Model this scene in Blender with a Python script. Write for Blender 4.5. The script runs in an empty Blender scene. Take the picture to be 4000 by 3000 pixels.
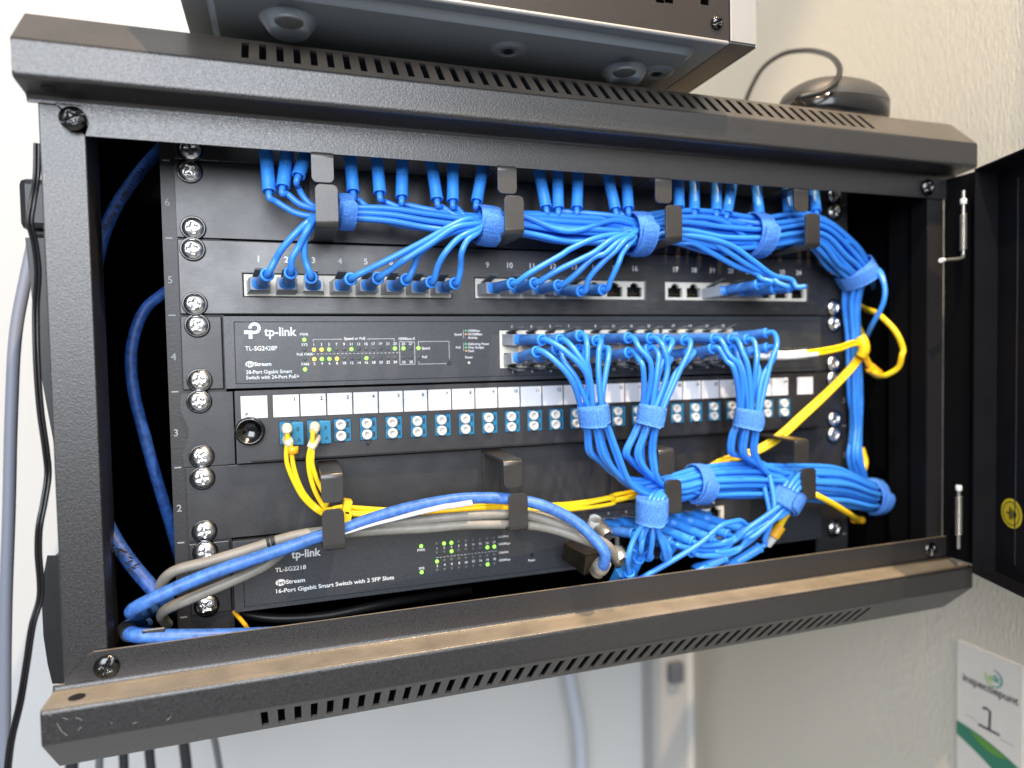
import bpy, math, random
from mathutils import Vector, Matrix
random.seed(7)
S = bpy.context.scene
COL = S.collection
PI = math.pi
V = Vector
# ------------------------------------------------------------------ camera (solved from the rack's 19 inch hole pattern)
CX, CY, CZ, YAW, PITCH, ROLL, FPX = -0.184304, -0.437840, 0.149269, -0.321502, -0.038525, -0.019674, 1468.277
_r = V((math.cos(YAW), math.sin(YAW), 0)); _f = V((-math.sin(YAW), math.cos(YAW), 0)); _u = V((0, 0, 1))
FW = _f * math.cos(PITCH) + _u * math.sin(PITCH); _up = _u * math.cos(PITCH) - _f * math.sin(PITCH)
RT = _r * math.cos(ROLL) + _up * math.sin(ROLL); UP = _up * math.cos(ROLL) - _r * math.sin(ROLL)
CAM = V((CX, CY, CZ))
cd = bpy.data.cameras.new('camera'); cam = bpy.data.objects.new('camera', cd); COL.objects.link(cam)
cd.sensor_width = 36; cd.lens = 36 * FPX / 2212; cd.clip_start = 0.01; cd.clip_end = 30
m = Matrix((RT, UP, -FW)).transposed().to_4x4(); m.translation = CAM; cam.matrix_world = m
cd.dof.use_dof = True; cd.dof.focus_distance = 0.395; cd.dof.aperture_fstop = 3.7
S.camera = cam
# ------------------------------------------------------------------ light
W = bpy.data.worlds.new('World'); S.world = W; W.use_nodes = True
W.node_tree.nodes['Background'].inputs[0].default_value = (0.80, 0.88, 1.0, 1)
W.node_tree.nodes['Background'].inputs[1].default_value = 0.20
S.view_settings.view_transform = 'Standard'; S.view_settings.look = 'None'
S.view_settings.exposure = 0.12; S.view_settings.gamma = 1.0
def aim(o, loc, to):
    o.location = loc; o.rotation_euler = (V(to) - V(loc)).to_track_quat('-Z', 'Y').to_euler()
def lamp(name, kind, loc, to, power, col, **k):
    l = bpy.data.lights.new(name, kind); l.energy = power; l.color = col
    for a, b in k.items(): setattr(l, a, b)
    o = bpy.data.objects.new(name, l); COL.objects.link(o); aim(o, loc, to); return o
lamp('window_light', 'AREA', (-0.70, -2.0, 0.98), (-0.05, 0, 0.2), 84, (0.90, 0.94, 1.0), shape='RECTANGLE', size=1.9, size_y=1.6)
lamp('ceiling_spot', 'SPOT', (0.33, -0.96, 2.15), (0.0, 0.0, 0.12), 205, (1.0, 0.72, 0.44), spot_size=0.9, spot_blend=0.3, shadow_soft_size=0.012)
lamp('room_spot', 'SPOT', (-0.5, -0.90, 1.90), (0.375, -0.02, 0.10), 135, (1.0, 0.78, 0.52), spot_size=0.44, spot_blend=0.35, shadow_soft_size=0.006)
S.cycles.use_denoising = True
S.cycles.max_bounces = 6
S.render.film_transparent = False

# ------------------------------------------------------------------ placing helpers: a sight line meets a real depth
KPX = 4000 / 2212
def ray(x, y):
    return FW + RT * ((x / KPX - 1106) / FPX) - UP * ((y / KPX - 829.5) / FPX)
def P(x, y, Y):
    d = ray(x, y); return CAM + d * ((Y - CY) / d.y)
def PX(x, y, X):
    d = ray(x, y); return CAM + d * ((X - CX) / d.x)
def PZ(x, y, Z):
    d = ray(x, y); return CAM + d * ((Z - CZ) / d.z)
def Zm(x0, y0, k=.31646):
    return lambda x, y, Y: P(x0 + x * k, y0 + y * k, Y)

# ------------------------------------------------------------------ materials
MATS = {}
def mat(name, col, rough=.5, metal=0, bump=0, bscale=900, emit=None, estr=1, spec=.5, var=0, vscale=60, rvar=0, coat=0, trans=0, scratch=0, bdetail=2):
    if name in MATS: return MATS[name]
    M = bpy.data.materials.new(name); M.use_nodes = True; nt = M.node_tree; N = nt.nodes; L = nt.links
    b = N['Principled BSDF']; b.inputs['Base Color'].default_value = (*col, 1)
    b.inputs['Roughness'].default_value = rough; b.inputs['Metallic'].default_value = metal
    b.inputs['Specular IOR Level'].default_value = spec; b.inputs['Coat Weight'].default_value = coat
    b.inputs['Transmission Weight'].default_value = trans
    if emit:
        b.inputs['Emission Color'].default_value = (*emit, 1); b.inputs['Emission Strength'].default_value = estr
    tc = None
    if bump or var or rvar or scratch:
        tc = N.new('ShaderNodeTexCoord')
    if bump:
        n = N.new('ShaderNodeTexNoise'); n.inputs['Scale'].default_value = bscale; n.inputs['Detail'].default_value = bdetail
        L.new(tc.outputs['Object'], n.inputs['Vector'])
        bp = N.new('ShaderNodeBump'); bp.inputs['Strength'].default_value = bump; bp.inputs['Distance'].default_value = .06 / bscale
        L.new(n.outputs['Fac'], bp.inputs['Height']); L.new(bp.outputs['Normal'], b.inputs['Normal'])
    if var:
        n = N.new('ShaderNodeTexNoise'); n.inputs['Scale'].default_value = vscale; n.inputs['Detail'].default_value = 5; n.inputs['Roughness'].default_value = .65
        L.new(tc.outputs['Object'], n.inputs['Vector'])
        mx = N.new('ShaderNodeMixRGB'); mx.blend_type = 'MIX'
        mx.inputs[1].default_value = (*[max(0, c * (1 - var)) for c in col], 1); mx.inputs[2].default_value = (*[min(1, c * (1 + var)) for c in col], 1)
        cr = N.new('ShaderNodeMapRange'); cr.inputs[1].default_value = .3; cr.inputs[2].default_value = .7
        L.new(n.outputs['Fac'], cr.inputs[0]); L.new(cr.outputs[0], mx.inputs[0])
        out = mx.outputs[0]
        if scratch:
            mp = N.new('ShaderNodeMapping'); mp.inputs['Scale'].default_value = (40, 40, 420); mp.inputs['Rotation'].default_value = (.4, .7, .3)
            L.new(tc.outputs['Object'], mp.inputs[0])
            w = N.new('ShaderNodeTexNoise'); w.inputs['Scale'].default_value = 2.2; w.inputs['Detail'].default_value = 3; L.new(mp.outputs[0], w.inputs['Vector'])
            r2 = N.new('ShaderNodeMapRange'); r2.inputs[1].default_value = .585; r2.inputs[2].default_value = .66; L.new(w.outputs['Fac'], r2.inputs[0])
            m2 = N.new('ShaderNodeMixRGB'); m2.inputs[2].default_value = (*[min(1, c * 1.5 + scratch) for c in col], 1)
            L.new(r2.outputs[0], m2.inputs[0]); L.new(out, m2.inputs[1]); out = m2.outputs[0]
        L.new(out, b.inputs['Base Color'])
    if rvar:
        n = N.new('ShaderNodeTexNoise'); n.inputs['Scale'].default_value = vscale * .7; n.inputs['Detail'].default_value = 6; n.inputs['Roughness'].default_value = .7
        L.new(tc.outputs['Object'], n.inputs['Vector'])
        r = N.new('ShaderNodeMapRange'); r.inputs[1].default_value = .3; r.inputs[2].default_value = .7
        r.inputs[3].default_value = max(.05, rough - rvar); r.inputs[4].default_value = min(1, rough + rvar)
        L.new(n.outputs['Fac'], r.inputs[0]); L.new(r.outputs[0], b.inputs['Roughness'])
    MATS[name] = M; return M
powder = mat('black_powder_coat', (.019, .018, .019), .37, bump=2.4, bscale=1150, var=.5, vscale=1300, rvar=.12, spec=.90)
def lit_tops(M):
    # painted-in warm light: faces that look up are mixed towards tan
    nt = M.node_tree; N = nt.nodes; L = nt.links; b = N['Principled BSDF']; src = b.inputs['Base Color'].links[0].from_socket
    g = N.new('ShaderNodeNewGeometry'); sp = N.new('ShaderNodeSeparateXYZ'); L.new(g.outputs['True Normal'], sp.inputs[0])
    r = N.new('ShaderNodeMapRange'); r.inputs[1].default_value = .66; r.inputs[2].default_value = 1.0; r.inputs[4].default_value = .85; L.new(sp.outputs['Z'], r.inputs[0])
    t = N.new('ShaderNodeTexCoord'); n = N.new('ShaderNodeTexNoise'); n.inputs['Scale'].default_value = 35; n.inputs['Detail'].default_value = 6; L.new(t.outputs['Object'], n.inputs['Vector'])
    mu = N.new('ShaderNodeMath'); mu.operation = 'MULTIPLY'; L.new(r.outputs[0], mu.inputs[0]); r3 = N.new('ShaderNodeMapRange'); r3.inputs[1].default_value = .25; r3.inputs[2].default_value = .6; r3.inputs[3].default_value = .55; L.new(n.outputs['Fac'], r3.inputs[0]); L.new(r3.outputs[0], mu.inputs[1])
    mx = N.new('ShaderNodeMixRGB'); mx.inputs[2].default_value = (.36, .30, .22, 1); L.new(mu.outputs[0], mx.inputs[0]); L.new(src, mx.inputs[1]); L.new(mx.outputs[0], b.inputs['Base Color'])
lit_tops(powder)
rail_m = mat('pebbled_black_paint', (.028, .028, .030), .42, bump=1.0, bscale=620, spec=.5)
flat_m = mat('scuffed_flat_black', (.030, .030, .031), .38, bump=.3, bscale=700, spec=1.0, var=.35, vscale=35, rvar=.10, scratch=.008)
satin = mat('satin_black_paint', (.024, .024, .027), .38, spec=.75, bump=.8, bscale=1100, var=.2, vscale=70, rvar=.05)
face_m = mat('speckled_charcoal', (.032, .036, .043), .40, spec=.85, bump=1.5, bscale=1300, var=.45, vscale=1100, rvar=.08)
hook_m = mat('hook_black', (.030, .028, .027), .34, spec=.8, bump=.8, bscale=900, var=.15, vscale=80)
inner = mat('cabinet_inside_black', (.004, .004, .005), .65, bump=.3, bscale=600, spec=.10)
door_m = mat('door_inside_black', (.006, .006, .008), .55, spec=.18, bump=.5, bscale=700, var=.3, vscale=30)
dark = mat('dark_gap', (.004, .004, .005), .7)
cream = mat('cream_jack_frame', (.68, .66, .58), .45, var=.05, vscale=90)
jack_m = mat('black_jack_plastic', (.012, .012, .013), .35)
gold = mat('gold_contacts', (.75, .52, .20), .3, metal=1)
chrome = mat('scuffed_chrome', (.80, .79, .76), .28, metal=1, bump=.25, bscale=500, var=.35, vscale=300, rvar=.12)
bchrome = mat('black_nickel', (.08, .08, .08), .22, metal=1, bump=.2, bscale=400, rvar=.1)
recess = mat('screw_recess', (.22, .22, .21), .35, metal=1)
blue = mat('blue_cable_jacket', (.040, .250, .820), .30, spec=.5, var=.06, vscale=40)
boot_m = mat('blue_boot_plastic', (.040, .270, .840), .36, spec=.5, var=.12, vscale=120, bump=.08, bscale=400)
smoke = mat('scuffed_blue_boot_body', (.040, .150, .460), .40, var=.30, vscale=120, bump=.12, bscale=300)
clear = mat('clear_plug', (.42, .45, .50), .22, spec=.6, trans=.35)
latch_m = mat('smoky_latch', (.10, .11, .12), .25, spec=.6)
velcro = mat('blue_hook_and_loop', (.075, .225, .660), .92, bump=1.0, bscale=1500, var=.50, vscale=1300, spec=.15)
yellow = mat('yellow_fibre_jacket', (.95, .64, .014), .38, var=.05, vscale=60)
ytie = mat('amber_tie', (.85, .42, .012), .45)
beige = mat('beige_boot', (.74, .66, .52), .45, var=.06, vscale=200)
grey_c = mat('grey_cable_jacket', (.25, .235, .205), .45, var=.18, vscale=90, bump=.1, bscale=300)
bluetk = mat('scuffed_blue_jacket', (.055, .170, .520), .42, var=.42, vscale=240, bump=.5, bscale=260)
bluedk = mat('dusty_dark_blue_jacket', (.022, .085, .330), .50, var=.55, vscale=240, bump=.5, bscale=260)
white_c = mat('white_foil_strip', (.52, .55, .58), .35)
black_c = mat('black_rubber', (.012, .012, .013), .42, var=.2, vscale=90)
label_m = mat('glossy_white_label', (.70, .72, .76), .10, coat=.6, var=.03, vscale=30)
coup_m = mat('petrol_blue_plastic', (.020, .200, .380), .35)
coup_d = mat('petrol_blue_dark', (.008, .055, .110), .45)
cap_m = mat('white_dust_cap_plastic', (.72, .70, .66), .40)
caph = mat('dust_cap_hollow', (.50, .50, .50), .45)
prt = mat('white_print', (.80, .82, .84), .6)
prd = mat('faded_print', (.30, .31, .33), .6)
prk = mat('black_print', (.015, .015, .02), .6)
led_off = mat('led_off', (.085, .095, .10), .4)
led_g = mat('led_green', (.2, .7, .1), .4, emit=(.25, 1.0, .06), estr=2.6)
led_y = mat('led_yellow', (.9, .7, .1), .4, emit=(1.0, .62, .04), estr=2.8)
led_o = mat('led_amber_print', (.85, .45, .15), .5)
grn_p = mat('green_print', (.15, .65, .25), .5)
box_u = mat('blue_grey_steel', (.21, .24, .27), .36, metal=.1)
box_f = mat('brushed_brown_black_steel', (.022, .017, .015), .40, metal=.1, bump=.35, bscale=2600, var=.3, vscale=1500)
box_fl = mat('side_flange_steel', (.10, .098, .095), .34, metal=.3, bump=.1, bscale=900)
box_s = mat('silver_sheet', (.36, .35, .34), .42, metal=.4, bump=.1, bscale=900)
mouse_m = mat('mouse_top_plastic', (.050, .048, .046), .48, bump=.1, bscale=1500)
mouse_b = mat('mouse_base_gloss', (.010, .010, .011), .18)
bronze = mat('bronze_shield', (.085, .070, .055), .38, metal=.9, bump=.3, bscale=300, var=.3, vscale=200)
silver = mat('silver_shield', (.50, .49, .46), .32, metal=.75, var=.15, vscale=150)
white_p = mat('white_boot_plastic', (.80, .80, .78), .4)
ysign = mat('yellow_sticker', (.62, .50, .020), .5)
tape = mat('black_tape', (.015, .016, .018), .6)

# ------------------------------------------------------------------ mesh builder
class MB:
    def __init__(s): s.v = []; s.f = []; s.m = []; s.sm = []; s.mats = []
    def mi(s, m):
        if m not in s.mats: s.mats.append(m)
        return s.mats.index(m)
    def add(s, vs, fs, m, smooth=False, X=None):
        o = len(s.v); i = s.mi(m)
        for p in vs:
            p = V(p); s.v.append(X @ p if X else p)
        for f in fs: s.f.append([a + o for a in f]); s.m.append(i); s.sm.append(smooth)
    def box(s, a, b, m, X=None):
        x0, y0, z0 = a; x1, y1, z1 = b
        vs = [(x, y, z) for x in (x0, x1) for y in (y0, y1) for z in (z0, z1)]
        s.add(vs, [(0, 1, 3, 2), (4, 6, 7, 5), (0, 4, 5, 1), (2, 3, 7, 6), (0, 2, 6, 4), (1, 5, 7, 3)], m, False, X)
    def prism(s, pts, m, off, X=None, smooth=False):
        n = len(pts); off = V(off); vs = [V(p) for p in pts] + [V(p) + off for p in pts]
        fs = [list(range(n)), list(range(2 * n - 1, n - 1, -1))] + [(i, (i + 1) % n, (i + 1) % n + n, i + n) for i in range(n)]
        s.add(vs, fs, m, smooth, X)
    def lathe(s, prof, m, X, n=24, smooth=True):   # prof = [(r, h)] around local Z
        vs = []; fs = []
        for r, h in prof:
            for i in range(n): a = 2 * PI * i / n; vs.append((r * math.cos(a), r * math.sin(a), h))
        for j in range(len(prof) - 1):
            for i in range(n):
                k = (i + 1) % n; fs.append((j * n + i, j * n + k, (j + 1) * n + k, (j + 1) * n + i))
        s.add(vs, fs, m, smooth, X)
    def disc(s, c, r, m, n=20, nrm=(0, -1, 0), ry=None):
        q = V(nrm).to_track_quat('Z', 'Y').to_matrix()
        s.add([V(c) + q @ V((r * math.cos(2 * PI * i / n), (ry or r) * math.sin(2 * PI * i / n), 0)) for i in range(n)], [list(range(n))], m)
    def build(s, name, parent=None, bevel=0, props=None, merge=False):
        me = bpy.data.meshes.new(name); me.from_pydata([tuple(p) for p in s.v], [], s.f)
        for m in s.mats: me.materials.append(m)
        me.polygons.foreach_set('material_index', s.m); me.polygons.foreach_set('use_smooth', s.sm); me.update()
        o = bpy.data.objects.new(name, me); COL.objects.link(o)
        if parent:
            o.parent = parent; o.matrix_parent_inverse = Matrix.Translation(parent.location).inverted() if parent.location.length else Matrix()
        if bevel:
            b = o.modifiers.new('bevel', 'BEVEL'); b.width = bevel; b.segments = 2; b.limit_method = 'ANGLE'; b.angle_limit = math.radians(40)
        return o
def tag(o, label=None, cat=None, group=None, kind=None):
    if label: o['label'] = label
    if cat: o['category'] = cat
    if group: o['group'] = group
    if kind: o['kind'] = kind
    return o
def thing(name, label, cat, loc=(0, 0, 0), group=None):
    o = bpy.data.objects.new(name, None); COL.objects.link(o); o.location = loc; o.empty_display_size = .01
    bpy.context.view_layer.update() if False else None
    return tag(o, label, cat, group)
def T(loc, rot=None):
    M = Matrix.Translation(V(loc))
    return M @ rot.to_matrix().to_4x4() if rot is not None else M
FACE = V((0, -1, 0)).to_track_quat('Z', 'Y')      # local Z points out of the panels
def fillet(pts, r, n=4):
    out = [V(pts[0])]
    for i in range(1, len(pts) - 1):
        a, b, c = V(pts[i - 1]), V(pts[i]), V(pts[i + 1]); u = (a - b).normalized(); w = (c - b).normalized()
        ang = u.angle(w); d = min(r / math.tan(ang / 2), (a - b).length * .45, (c - b).length * .45)
        p0 = b + u * d; p1 = b + w * d
        for k in range(n + 1):
            t = k / n; out.append(p0 * (1 - t) ** 2 + b * 2 * t * (1 - t) + p1 * t * t)
    out.append(V(pts[-1])); return out
def sheet(mb, prof, x0, x1, t, m, holes=(), side=1, hw=None, smooth=True):
    """sheet metal: a (y,z) profile swept along x, with rectangular holes (xa,xb,sa,sb), s = length along the profile"""
    prof = [V(p) for p in prof]; ss = [0.0]
    for a, b in zip(prof, prof[1:]): ss.append(ss[-1] + (b - a).length)
    L = ss[-1]; sv = sorted(set([round(s, 7) for s in ss] + [round(h[k], 7) for h in holes for k in (2, 3)]))
    if hw: sv = sorted(set(sv + [round(L - hw[1] * (1 - math.cos(a * PI / 12)), 7) for a in range(7)]))
    xv = sorted(set([x0, x1] + [h[k] for h in holes for k in (0, 1)]))
    def seg(s):
        for i in range(len(prof) - 1):
            if s <= ss[i + 1] + 1e-9: return i
        return len(prof) - 2
    def nrm(i):
        d = (prof[i + 1] - prof[i]).normalized(); return V((d.y, -d.x)) * side
    def at(s):
        i = seg(s); d = (s - ss[i]) / max(1e-12, ss[i + 1] - ss[i]); p = prof[i].lerp(prof[i + 1], min(1, d)); n = nrm(i)
        if abs(s - ss[i + 1]) < 1e-6 and i + 1 < len(prof) - 1: n = (n + nrm(i + 1)).normalized()
        return p, n
    def xx(x, s):
        if hw:
            q = L - s; c = (x0 + x1) / 2; w0 = (x1 - x0) / 2
            if q < hw[1]: w = w0 - hw[1] + math.sqrt(max(0, hw[1] ** 2 - (hw[1] - q) ** 2)); return c + (x - c) * w / w0
        return x
    idx = {}; vs = []
    for j, s in enumerate(sv):
        p, n = at(s)
        for i, x in enumerate(xv):
            xs = xx(x, s); idx[i, j, 0] = len(vs); vs.append((xs, p[0], p[1])); q = p - n * t; idx[i, j, 1] = len(vs); vs.append((xs, q[0], q[1]))
    def solid(i, j):
        if i < 0 or j < 0 or i >= len(xv) - 1 or j >= len(sv) - 1: return False
        cx = (xv[i] + xv[i + 1]) / 2; cs = (sv[j] + sv[j + 1]) / 2
        return not any(h[0] < cx < h[1] and h[2] < cs < h[3] for h in holes)
    ff = []; fe = []
    for i in range(len(xv) - 1):
        for j in range(len(sv) - 1):
            if not solid(i, j): continue
            a, b, c, d = (i, j), (i + 1, j), (i + 1, j + 1), (i, j + 1)
            ff.append([idx[(*k, 0)] for k in (a, b, c, d)]); ff.append([idx[(*k, 1)] for k in (d, c, b, a)])
            for (p, q), (ni, nj) in (((a, b), (i, j - 1)), ((b, c), (i + 1, j)), ((c, d), (i, j + 1)), ((d, a), (i - 1, j))):
                if not solid(ni, nj): fe.append([idx[(*q, 0)], idx[(*p, 0)], idx[(*p, 1)], idx[(*q, 1)]])
    o = len(mb.v); k = mb.mi(m); mb.v += [V(p) for p in vs]
    longs = [(prof[i + 1] - prof[i]).normalized() for i in range(len(prof) - 1) if ss[i + 1] - ss[i] > .003]
    def fl(a, b, c):
        d = V((c[1] - b[1], c[2] - b[2])); d = d.normalized() if d.length > 1e-9 else d
        return not any(abs(d.dot(q)) > .9995 for q in longs)
    for f in ff:
        w_ = max((vs[f[0]][q] - vs[f[3]][q]) ** 2 for q in (1, 2)) ** .5
        mb.f.append([a + o for a in f]); mb.m.append(k); mb.sm.append(smooth and len(prof) > 2 and fl(vs[f[0]], vs[f[1]], vs[f[2]]))
    for f in fe: mb.f.append([a + o for a in f]); mb.m.append(k); mb.sm.append(False)
def plate(mb, x0, x1, z0, z1, yf, t, m, holes=()):
    sheet(mb, [(yf, z0), (yf, z1)], x0, x1, t, m, [(a, b, c - z0, d - z0) for a, b, c, d in holes], side=-1, smooth=False)
def catmull(pts, per=8):
    pts = [V(p) for p in pts]
    if len(pts) < 3: return [pts[0].lerp(pts[-1], i / per) for i in range(per + 1)]
    P_ = [pts[0] * 2 - pts[1]] + pts + [pts[-1] * 2 - pts[-2]]; out = []
    for i in range(1, len(P_) - 2):
        p0, p1, p2, p3 = P_[i - 1:i + 3]
        d1 = max(1e-6, (p1 - p0).length ** .5); d2 = max(1e-6, (p2 - p1).length ** .5); d3 = max(1e-6, (p3 - p2).length ** .5)
        m1 = (p2 - p1) + ((p1 - p0) / d1 - (p2 - p0) / (d1 + d2)) * d2
        m2 = (p2 - p1) + ((p3 - p2) / d3 - (p3 - p1) / (d2 + d3)) * d2
        for k in range(per):
            t = k / per; t2 = t * t; t3 = t2 * t
            out.append(p1 * (2 * t3 - 3 * t2 + 1) + m1 * (t3 - 2 * t2 + t) + p2 * (-2 * t3 + 3 * t2) + m2 * (t3 - t2))
    out.append(pts[-1]); return out
def tube(mb, path, r, m, n=10, cap=True, flat=1.0):
    path = [V(p) for p in path]; N = len(path); rr = r if callable(r) else (lambda t: r)
    tan = [(path[min(i + 1, N - 1)] - path[max(i - 1, 0)]).normalized() for i in range(N)]
    u = tan[0].orthogonal().normalized(); vs = []; fs = []
    for i, p in enumerate(path):
        u = (u - tan[i] * u.dot(tan[i])).normalized(); w = tan[i].cross(u); R = rr(i / (N - 1))
        for k in range(n):
            a = 2 * PI * k / n; vs.append(p + u * (R * math.cos(a)) + w * (R * flat * math.sin(a)))
    for i in range(N - 1):
        for k in range(n):
            q = (k + 1) % n; fs.append((i * n + k, i * n + q, (i + 1) * n + q, (i + 1) * n + k))
    mb.add(vs, fs, m, True)
    if cap: mb.add(vs[:n], [list(range(n - 1, -1, -1))], m); mb.add(vs[-n:], [list(range(n))], m)
_tc = {}
def glyphs(s, bold=0):
    if (s, bold) in _tc: return _tc[s, bold]
    cu = bpy.data.curves.new('t', 'FONT'); cu.body = s; cu.size = 1; cu.offset = bold; cu.resolution_u = 3
    ob = bpy.data.objects.new('t', cu); COL.objects.link(ob); dg = bpy.context.evaluated_depsgraph_get(); dg.update()
    me = bpy.data.meshes.new_from_object(ob.evaluated_get(dg))
    r = ([tuple(v.co) for v in me.vertices], [tuple(p.vertices) for p in me.polygons])
    bpy.data.objects.remove(ob); bpy.data.curves.remove(cu); bpy.data.meshes.remove(me)
    _tc[s, bold] = r; return r
CAP = None
def text(mb, s, x, z, h, Y, m, width=None, align='l', bold=0.012, X=None):
    """letters h tall standing on the XZ plane at depth Y; x,z = baseline start (or centre)"""
    global CAP
    if CAP is None: CAP = max(v[1] for v in glyphs('H')[0])
    vs, fs = glyphs(s, bold)
    if not vs: return
    a = min(v[0] for v in vs); b = max(v[0] for v in vs); k = h / CAP; kx = (width / (b - a)) if width else k
    ox = x - a * kx if align == 'l' else x - (a + b) / 2 * kx
    mb.add([(ox + v[0] * kx, Y, z + v[1] * k) for v in vs], fs, m, False, X)
def line(mb, x0, z0, x1, z1, w, Y, m):
    d = V((x1 - x0, 0, z1 - z0)); n = V((-d.z, 0, d.x)).normalized() * w / 2; a = V((x0, Y, z0)); b = V((x1, Y, z1))
    mb.add([a - n, b - n, b + n, a + n], [(0, 1, 2, 3)], m)

# ------------------------------------------------------------------ room
def nodes_plaster(name, col, sx, sy, sz, strength):
    M = bpy.data.materials.new(name); M.use_nodes = True; N = M.node_tree.nodes; L = M.node_tree.links; b = N['Principled BSDF']
    b.inputs['Base Color'].default_value = (*col, 1); b.inputs['Roughness'].default_value = .85
    tc = N.new('ShaderNodeTexCoord'); mp = N.new('ShaderNodeMapping'); mp.inputs['Scale'].default_value = (sx, sy, sz); L.new(tc.outputs['Object'], mp.inputs[0])
    n = N.new('ShaderNodeTexNoise'); n.inputs['Scale'].default_value = 1; n.inputs['Detail'].default_value = 4; L.new(mp.outputs[0], n.inputs['Vector'])
    bp = N.new('ShaderNodeBump'); bp.inputs['Strength'].default_value = strength; bp.inputs['Distance'].default_value = .004
    L.new(n.outputs['Fac'], bp.inputs['Height']); L.new(bp.outputs['Normal'], b.inputs['Normal']); return M
w1 = nodes_plaster('smooth_white_wall', (.56, .57, .57), 20, 20, 6, .08)
w2 = nodes_plaster('combed_plaster', (.60, .57, .49), 420, 1150, 150, .55)
WX, WY = .375, .42
mb = MB(); mb.box((-2.4, WY, -1.4), (WX, WY + .06, 1.9), w1); mb.build('wall_back').__setitem__('kind', 'structure')
mb = MB(); mb.box((WX, -1.3, -1.4), (WX + .06, WY + .06, 1.9), w2); mb.build('wall_side').__setitem__('kind', 'structure')
mb = MB(); mb.box((-2.4, -3.2, -1.45), (WX + .06, WY + .06, -1.40), mat('floor_grey', (.48, .47, .45), .6, var=.2, vscale=4)); mb.build('floor').__setitem__('kind', 'structure')
# an unseen board added to block room_spot; its edge shades the near part of the side wall
mb = MB(); mb.box((-.153, -1.00, .95), (-.150, -.5640, 1.50), mat('white_blocker', (.7, .7, .68), .5))
tag(mb.build('light_blocker'), 'thin white board added out of view to block light', 'light blocker')

# ------------------------------------------------------------------ cabinet
BX0, BX1 = -.2985, .302
cab = thing('wall_cabinet', 'open black powder coated network wall cabinet full of cables', 'network cabinet')
# top beam: chamfer with vent slots, front face, underside lip, flange
prof = fillet([(.34, .3235), (-.042, .3225), (-.064, .3010), (-.064, .2835), (-.0455, .2815), (-.0455, .2640)], .0028)
def slen(prof, i):
    return sum((V(prof[k + 1]) - V(prof[k])).length for k in range(i))
def s_at(prof, y=None, z=None):
    s = 0
    for a, b in zip(prof, prof[1:]):
        a = V(a); b = V(b)
        if z is not None and (a[1] - z) * (b[1] - z) <= 0 and abs(a[1] - b[1]) > 1e-6 and a[0] < .0 and abs(a[0] - b[0]) > 1e-4 and abs(a[1] - b[1]) > .004:
            return s + (b - a).length * (z - a[1]) / (b[1] - a[1])
        s += (b - a).length
sa, sb = s_at(prof, z=.3192), s_at(prof, z=.3055)
mb = MB(); NS = 49; p0, p1 = -.1990, .2140
holes = [(p0 + (p1 - p0) * i / (NS - 1) - .0018, p0 + (p1 - p0) * i / (NS - 1) + .0018, sa, sb) for i in range(NS)]
Ltot = slen(prof, len(prof) - 1); holes += [(BX0 - .001, -.2752, Ltot - .0145, Ltot + .001)]
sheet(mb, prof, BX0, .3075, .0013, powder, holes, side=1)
g = [P(170, 366, -.0455), P(215, 405, -.0455), P(268, 452, -.0455), P(300, 478, -.0455), P(345, 492, -.0455)]
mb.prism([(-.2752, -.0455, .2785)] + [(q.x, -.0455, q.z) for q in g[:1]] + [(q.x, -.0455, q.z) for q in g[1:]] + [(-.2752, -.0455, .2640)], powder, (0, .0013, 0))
for x, s in ((BX0, 1), (.3075 - .0013, 1)):
    mb.prism([(x, -.03, .3205), (x, -.042, .3205), (x, -.0625, .3005), (x, -.0625, .285), (x, -.046, .2830), (x, -.03, .2830)], powder, (.0013, 0, 0))
mb.disc((-.2875, -.0548, .28225), .0035, dark, nrm=(0, -.1, -1))
top = mb.build('top_beam', cab)
# bottom beam
prof = fillet([(-.0470, .0030), (-.0470, -.0135), (-.0665, -.0135), (-.0665, -.0305), (-.0420, -.0545), (.34, -.0555)], .0028)
sa, sb = s_at(prof, z=-.0345), s_at(prof, z=-.0500)
p0, p1 = -.2005, .2075
mb = MB(); holes = [(p0 + (p1 - p0) * i / (NS - 1) - .0018, p0 + (p1 - p0) * i / (NS - 1) + .0018, sa, sb) for i in range(NS)]
holes += [(BX0 - .001, P(364, 2545, -.047).x, -.001, .0135)]
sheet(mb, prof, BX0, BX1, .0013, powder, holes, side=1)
g = [P(253, 2656, -.047), P(300, 2606, -.047), P(340, 2563, -.047), P(364, 2548, -.047)]
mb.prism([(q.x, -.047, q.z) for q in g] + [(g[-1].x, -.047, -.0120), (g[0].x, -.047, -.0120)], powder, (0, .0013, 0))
for x in (BX0, BX1 - .0013):
    mb.prism([(x, -.03, -.0150), (x, -.065, -.0150), (x, -.065, -.0305), (x, -.0415, -.0530), (x, -.03, -.0530)], powder, (.0013, 0, 0))
mb.disc((-.2865, -.0575, -.01325), .0038, dark, nrm=(0, 0, 1), ry=.0038)
bot = mb.build('bottom_beam', cab)
mb = MB(); zs = Zm(0, 2475); sc_ = mat('bare_scratch', (.30, .29, .27), .5)
for pl in (((680, 870), (770, 900), (860, 960)), ((770, 1040), (840, 1060)), ((930, 1040), (975, 1050), (1010, 1070)), ((700, 1110), (760, 1210), (830, 1262)), ((1000, 1150), (960, 1200)), ((1640, 1112), (1690, 1100)), ((2060, 1070), (2110, 1030)), ((1370, 1100), (1385, 1115)), ((560, 960), (630, 1020))):
    for a, b in zip(pl, pl[1:]):
        a = zs(*a, -.0668); b = zs(*b, -.0668); line(mb, a.x, a.z, b.x, b.z, .00022, -.06665, sc_)
mb.build('scratches', bot)
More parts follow.
